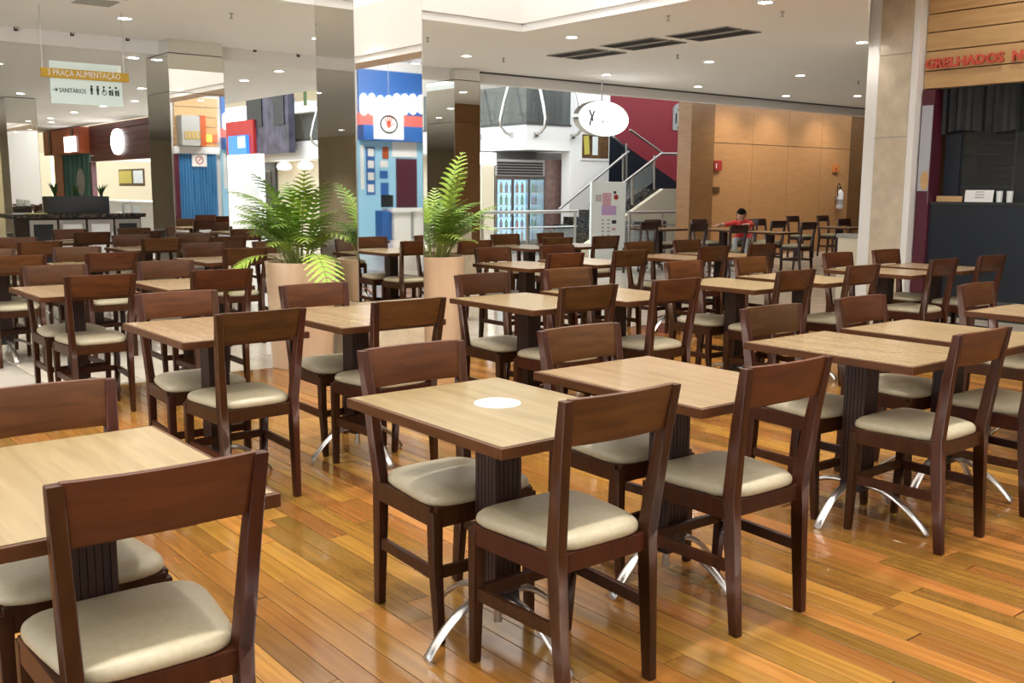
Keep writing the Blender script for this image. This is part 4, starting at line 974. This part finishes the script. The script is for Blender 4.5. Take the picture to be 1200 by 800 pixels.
MB().box(.26, .28, VS0, VS1 - .2, zc + .031, ztop - .02).build('pane', mat('smoked_pane', (.05, .055, .06), .08, alpha=.55), t)
for v in (VS1 - .28, onu(1186, 190, U_S)[1] - 1.9): MB().box(.22, .255, v - .09, v + .09, zc + .031, ztop - .02).build('mullion', M['navy'], t)
cu = MB(); n = 220; za = onu(1140, 148, U_S)[2]; va, vb = VS0, VS1 - .16; fold = [(.12 + .045*math.sin(k*.55) + .02*math.sin(k*1.7), va + (vb-va)*k/n) for k in range(n+1)]
for a, b in zip(fold, fold[1:]): cu.poly([(a[0], a[1], za - .05 + .02*math.sin(a[1]*9)), (b[0], b[1], za - .05 + .02*math.sin(b[1]*9)), (b[0]*.9, b[1], ztop - .005), (a[0]*.9, a[1], ztop - .005)])
o = cu.build('shop_curtain', M['curtain'], None, smooth=60); o.location = (U_S, 0, 0); tag(o, 'dark gathered curtain under the wooden shop sign', 'curtain')
t = thing('maroon_post', 'maroon post with a food poster beside the marble column', 'post', (U_S, 0, 0))
v_a, v_b = VS1 - .155, VS1 - .004; MB().box(-.02, .2, v_a, v_b, .001, ztop - .008).build('post', M['maroon'], t)
zp0, zp1 = onu(1068, 238, U_S)[2], onu(1068, 125, U_S)[2]; MB().box(-.028, -.0205, v_a + .01, v_b - .01, zp0, zp1).build('poster', mat('poster_grey', (.42, .43, .47), .5), t); MB().box(-.031, -.0285, v_a + .01, v_b - .01, zp0, zp0 + .14).build('poster_band', M['maroon'], t)
ring = [(-.033, (v_a+v_b)/2 - .02 + .05*math.cos(q), zp0 + .26 + .11*math.sin(q)) for q in [2*math.pi*k/20 for k in range(20)]]; MB().poly(ring).build('poster_dish', M['board'], t)
def cbox(name, label, x0, y0, x1, y1, m): v0, v1, z0, z1 = rectU(x0, y0, x1, y1, U_S + .1); o = MB().box(0, .01, 0, v1-v0, 0, z1-z0).build(name, m); o.location = (U_S + .1, v0, zc + .032); o.rotation_euler = (0, R(8), 0); return tag(o, label, 'sign')
o = cbox('paper_sign', 'white paper sign standing on the navy counter', 1130, 226, 1163, 240, M['paper'])
for k in range(3): MB().box(-.004, -.0005, .10, .20, .045 + k*.03, .055 + k*.03).build('text_line', M['grey'], o)
cbox('wood_strip_sign', 'narrow tan sign standing on the navy counter', 1097, 231, 1127, 237.5, M['board'])
for k, x in enumerate((1178, 1190)):
    p = onu(x, 236, U_S + .3); o = MB().lathe([(.03, 0), (.035, .12), (.032, .12), (.028, .006)], n=14).build('glass_tumbler', M['paperg'], None, smooth=40); o.location = (U_S + .16, p[1], zc + .032); tag(o, 'small pale tumbler on the navy counter, %s one' % ('left', 'right')[k], 'tumbler')
t = thing('shop_shelf', 'pale shelf rack inside the grill shop', 'shelf', (U_S + 2.0, onu(1110, 190, U_S + 2)[1], 0.001))
for k in range(9): MB().box(0, .4, -.9, .5, .9 + k*.14, .915 + k*.14).build('shelf_board', M['grey'], t)
for v in (-.9, .47): MB().box(0, .4, v, v + .03, .001, 2.2).build('upright', M['steel'], t)
ld = bpy.data.lights.new('grill_lamp', 'AREA'); ld.energy = 6*SHOP_POWER; ld.size = .6; l = bpy.data.objects.new('grill_lamp', ld); COL.objects.link(l); l.location = (U_S + 1.6, 4.5, 2.9)

# ================================================================== SHOPS SEEN ONLY IN THE MIRRORS (on the back wall, facing the room)
V_X = -11.2
def mbox(x0, y0, x1, y1, mv, name, m, par, d0=0.0, d=.05):   # picture box in a mirror at y = mv
    u0, u1, z0, z1 = rectV(x0, y0, x1, y1, 2*mv - V_X); return MB().box(u0, u1, d0, d0 + d, z0, max(z1, z0 + .01)).build(name, m, par)
MC1, MC2 = 6.9, 11.72
XB = 422
t = thing('blue_shop', 'blue shop with white bubble lettering seen in the tall mirror column', 'shop', (0, V_X - .15, 0))
mbox(XB, 166, 520, 302, MC1, 'wall', M['skyblue'], t, 0, .06); mbox(XB, 84, 520, 134.5, MC1, 'fascia', M['blue'], t, 0, .06); mbox(XB, 135, 520, 148, MC1, 'red_band', mat('shop_red', (.65, .12, .1), .5, emit=(1, .2, .15), es=.3), t, 0, .08); mbox(XB, 148.5, 520, 166, MC1, 'awning', M['blue'], t, 0, .35)
r_ = random.Random(2)
for k in range(9):
    x = 428 + k*9.6; c = rectV(x - 5, 110, x + 5, 134, 2*MC1 - V_X); cx, cz = (c[0]+c[1])/2, (c[2]+c[3])/2; rx, rz_ = (c[1]-c[0])*.5, (c[3]-c[2])*(.42 + .12*r_.random())
    ring = [(cx + rx*math.cos(q)*(1 + .12*math.cos(3*q + k)), .10, cz + rz_*math.sin(q)) for q in [2*math.pi*j/20 for j in range(20)]]
    MB().rings([ring, [(p[0], .061, p[2]) for p in ring]]).build('bubble_letter', M['glow'], t)
mbox(466, 186, 490, 243, MC1, 'door_panel', M['maroon'], t, .061, .03)
for x0, y0, x1, y1, m in ((431, 172, 441, 228, M['blue']), (447, 188, 456, 196, M['paper']), (447, 200, 456, 209, M['blue']), (448, 214, 457, 229, M['blue']), (424, 170, 428, 222, M['paper']), (461, 166, 490, 184, M['paper']), (450, 172, 457, 186, M['orsign'])): mbox(x0, y0, x1, y1, MC1, 'poster', m, t, .061, .02)
for k in range(4): mbox(432.5, 174 + k*14, 439.5, 183 + k*14, MC1, 'poster_sheet', M['paper'], t, .082, .01)
for x0, x1 in ((435, 454), (458, 478)): mbox(x0, 247, x1, 291, MC1, 'counter_front', M['white2'], t, .9, .5)
mbox(432, 243, 492, 247, MC1, 'counter_top', M['white2'], t, .85, .6)
mbox(424, 246, 434, 291, MC1, 'counter_side', M['blue'], t, .9, .4)
mbox(428, 228, 438, 242, MC1, 'till', M['black'], t, 1.0, .2)
XC = 256
t = thing('curtain_shop', 'closed shop with a blue curtain seen in the second mirror column', 'shop', (0, V_X - .15, 0))
for k in range(5): mbox(205, 114 + k*11.6, XC, 124.8 + k*11.6, MC2, 'sign_plank', M['board'], t, 0, .06)
mbox(208, 136, 229, 171, MC2, 'sign_box', M['grey'], t, .08, .5); mbox(229.5, 136, 236, 172, MC2, 'sign_side', M['orsign'], t, .08, .5)
for k in range(4):
    c = rectV(211 + k*4.4, 154, 215 + k*4.4, 164, 2*MC2 - V_X); cx, cz = (c[0]+c[1])/2, (c[2]+c[3])/2; pts = [(cx + .055*math.cos(q), .60, cz + .13*math.sin(q)) for q in [2*math.pi*j/14 for j in range(15)]]
    MB().tube(pts, .016, 5).build('sign_ring', M['yellow'], t)
mbox(236, 158, 248, 166, MC2, 'lit_sign', mat('amber_lit', (.9, .5, .05), .5, emit=(1, .5, .08), es=1.2), t, .07, .1); mbox(250, 158, min(266, XC - 1), 166, MC2, 'lit_sign', mat('scarlet_lit', (.8, .1, .05), .5, emit=(1, .12, .05), es=.8), t, .07, .1)
mbox(204, 172, XC, 180, MC2, 'lintel', M['white2'], t, 0, .2); mbox(206, 180, 211, 290, MC2, 'post', M['maroon'], t, 0, .2)
u0, u1, z0, z1 = rectV(211, 180, XC, 258, 2*MC2 - V_X); cu = MB(); n = 90
fold = [(.1 + .05*math.sin(k*.9), u0 + (u1-u0)*k/n) for k in range(n+1)]
for a, b in zip(fold, fold[1:]): cu.poly([(a[1], a[0], .25), (b[1], b[0], .25), (b[1], b[0], z1), (a[1], a[0], z1)])
cu.build('curtain', M['bluec'], t, smooth=60)
mbox(225, 181, 242, 195, MC2, 'notice', M['paper'], t, .16, .01); c = rectV(229, 182, 238, 193, 2*MC2 - V_X); cx, cz = (c[0]+c[1])/2, (c[2]+c[3])/2
MB().tube([(cx + .13*math.cos(q), .175, cz + .13*math.sin(q)) for q in [2*math.pi*j/20 for j in range(21)]], .018, 5).build('notice_ring', M['extred'], t); MB().tube([(cx - .09, .175, cz - .09), (cx + .09, .175, cz + .09)], .014, 5).build('notice_bar', M['extred'], t)
for x in (13.0, 15.4): 
    ld = bpy.data.lights.new('added_shop_front_light', 'AREA'); ld.energy = 140*SHOP_POWER; ld.size = 1.5; ld.color = (.96, .98, 1.0); l = bpy.data.objects.new('added_shop_front_light', ld); COL.objects.link(l); l.location = (x, V_X + 2.2, H_R - .1); l.rotation_euler = (R(-25), 0, 0)  # unseen area light added to brighten the mirrored shops
# hanging hand sign seen in the tall mirror column
Vv = 2*MC1 + 10.2
u0, u1, z0, z1 = rectV(438, 131, 473, 163, Vv); t = thing('hand_sign', 'white hanging sign with a red hand in a black ring', 'sign', ((u0+u1)/2, -10.2, (z0+z1)/2)); hw_, hh_ = (u1-u0)/2, (z1-z0)/2
MB().box(-hw_, hw_, -.01, 0, -hh_, hh_).build('panel', M['paper'], t)
pts = [(.55*hw_*math.cos(q), .004, .1*hh_ + .62*hh_*math.sin(q)) for q in [2*math.pi*j/28 for j in range(29)]]; MB().tube(pts, .026, 5).build('ring', M['ink'], t)
hd = MB(); k_ = hw_/.37; disc_v(hd, 0, .003, .02*k_, .055*k_, .075*k_, 16, .001)
for k, (x0, x1, z1_) in enumerate(((-.045, -.10, .14), (-.02, -.035, .20), (.01, .02, .20), (.035, .075, .16), (.05, .13, .06))): hd.tube([(x0*k_, .003, .05*k_ if k < 4 else .0), (x1*k_, .003, z1_*k_)], .013*k_, 6)
hd.build('hand', M['red'], t); MB().tube([(0, -.005, hh_), (0, -.005, H_C + .7 - (z0+z1)/2 if False else H_R - (z0+z1)/2)], .006, 6).build('rod', M['steel'], t)
o = bpy.data.objects['hand_sign']
# tiled pillar at far left, seen in the mirrors
t = thing('tiled_pillar', 'pale tiled pillar by the tan wall seen in the mirror column', 'pillar', (-5.6, 21.5, 0.001))
for k in range(8): MB().box(-.4, .4, -.4, .4, k*.36 + .003, (k+1)*.36 - .003).build('tile', M['paperg'], t, bevel=.004)

# ================================================================== SEATED CHILD
def person(x, y, rz):
    t = thing('person', 'person in a red shirt leaning on a far dark table', 'person', (x, y, 0.001), rz)
    me = bpy.data.meshes.new('body')
    J = [(0, 0, .57), (0, .08, .66), (0, .18, .77), (0, .27, .86), (0, .32, .91),                     # pelvis, waist, chest, neck, head base
         (-.13, .20, .82), (-.20, .38, .79), (-.10, .50, .79), (-.06, .56, .79),                       # arm folded on the table
         (.13, .20, .82), (.26, .38, .785), (.36, .58, .785), (.38, .65, .78),                            # arm stretched out
         (.09, .03, .55), (.10, .36, .54), (.10, .36, .12), (.10, .46, .045),
         (-.09, .03, .55), (-.10, .36, .54), (-.14, .30, .12), (-.14, .40, .045)]
    Ed = [(0, 1), (1, 2), (2, 3), (3, 4), (2, 5), (5, 6), (6, 7), (7, 8), (2, 9), (9, 10), (10, 11), (11, 12), (0, 13), (13, 14), (14, 15), (15, 16), (0, 17), (17, 18), (18, 19), (19, 20)]
    rad = [.12, .11, .125, .055, .05, .06, .045, .035, .028, .06, .045, .035, .028, .085, .06, .042, .035, .085, .06, .042, .035]
    me.from_pydata(J, Ed, []); o = bpy.data.objects.new('body', me); COL.objects.link(o)
    sm = o.modifiers.new('skin', 'SKIN'); ss = o.modifiers.new('sub', 'SUBSURF'); ss.levels = 1; ss.render_levels = 1
    for i, r_ in enumerate(rad): me.skin_vertices[0].data[i].radius = (r_, r_)
    me.skin_vertices[0].data[0].use_root = True
    dg = bpy.context.evaluated_depsgraph_get(); bm_ = bpy.data.meshes.new_from_object(o.evaluated_get(dg)); bpy.data.objects.remove(o)
    bm_.materials.clear()
    for m in (M['shirt'], M['jeans'], M['skin'], M['black']): bm_.materials.append(m)
    for p in bm_.polygons:
        c = p.center
        p.material_index = 3 if c.z < .07 else (1 if c.z < .56 else (2 if (c.z > .885 or c.y > .46) else 0)); p.use_smooth = True
    b = link('body', bm_, t)
    bm = bmesh.new(); bmesh.ops.create_uvsphere(bm, u_segments=20, v_segments=14, radius=1.0)
    for v in bm.verts: v.co = Vector((v.co.x*.078, v.co.y*.092 + (.012 if v.co.z < -.3 and v.co.y > 0 else 0), v.co.z*.115))
    hm = bpy.data.meshes.new('head'); bm.to_mesh(hm); bm.free(); hm.materials.append(M['skin']); hm.shade_smooth()
    h = link('head', hm, t, (0, .355, .965), (R(-38), 0, R(10)))
    MB().hexa([(-.014, .085, -.03), (.014, .085, -.03), (.014, .112, -.028), (-.014, .112, -.028)], [(-.006, .085, .02), (.006, .085, .02), (.006, .094, .02), (-.006, .094, .02)]).build('nose', M['skin'], h)
    for s in (-1, 1): MB().lathe([(.001, -.012), (.012, -.006), (.012, .006), (.001, .012)], s*.03, .083, 10).build('eye', M['black'], h, smooth=60); e_ = MB().lathe([(.004, -.03), (.014, -.015), (.014, .015), (.004, .03)], s*.078, .0, 10).build('ear', M['skin'], h, smooth=60)
    MB().box(-.025, .025, .082, .094, -.062, -.052).build('mouth', M['extred'], h)
    bm = bmesh.new(); bmesh.ops.create_uvsphere(bm, u_segments=24, v_segments=16, radius=1.0)
    bmesh.ops.delete(bm, geom=[v for v in bm.verts if (v.co.y > .35 and v.co.z < .45) or v.co.z < -.55], context='VERTS')
    rr = random.Random(1)
    for v in bm.verts: k = 1 + rr.uniform(-.03, .05); v.co = Vector((v.co.x*.090*k, v.co.y*.104*k - .004, v.co.z*.128*k + .004))
    hm = bpy.data.meshes.new('hair'); bm.to_mesh(hm); bm.free(); hm.materials.append(M['hair']); hm.shade_smooth(); link('hair', hm, h)
    for (hx, hy, hz, s) in ((-.05, .58, .785, -1), (.385, .68, .775, 1)):
        hb = MB(); hb.box(hx - .03, hx + .03, hy - .03, hy + .04, hz - .012, hz + .012)
        for k, (fx, ln) in enumerate(((-.024, .055), (-.008, .065), (.008, .06), (.024, .045))): hb.tube([(hx + fx, hy + .035, hz), (hx + fx*1.1, hy + .035 + ln*.6, hz + .006), (hx + fx*1.15, hy + .035 + ln, hz - .008)], .008, 6)
        hb.tube([(hx + s*.028, hy - .01, hz), (hx + s*.055, hy + .02, hz), (hx + s*.06, hy + .045, hz - .004)], .009, 6); hb.build('hand', M['skin'], t, bevel=.004, smooth=60)
    MB().tube([(.355 + .034*math.cos(q), .56 - .01*math.cos(q), .785 + .034*math.sin(q)) for q in [2*math.pi*k/14 for k in range(15)]], .008, 5).build('wristwatch', M['black'], t)
    return t
RZ = R(118)
pk = at(869, 252, .965)
bx_, by_ = pk[0] + .355*math.sin(RZ), pk[1] - .355*math.cos(RZ)
person(bx_, by_, RZ)
chair(DM, bx_ + .20*math.sin(RZ), by_ - .20*math.cos(RZ), RZ, 'dark wooden chair on which the person in red sits', 'dark far chairs')
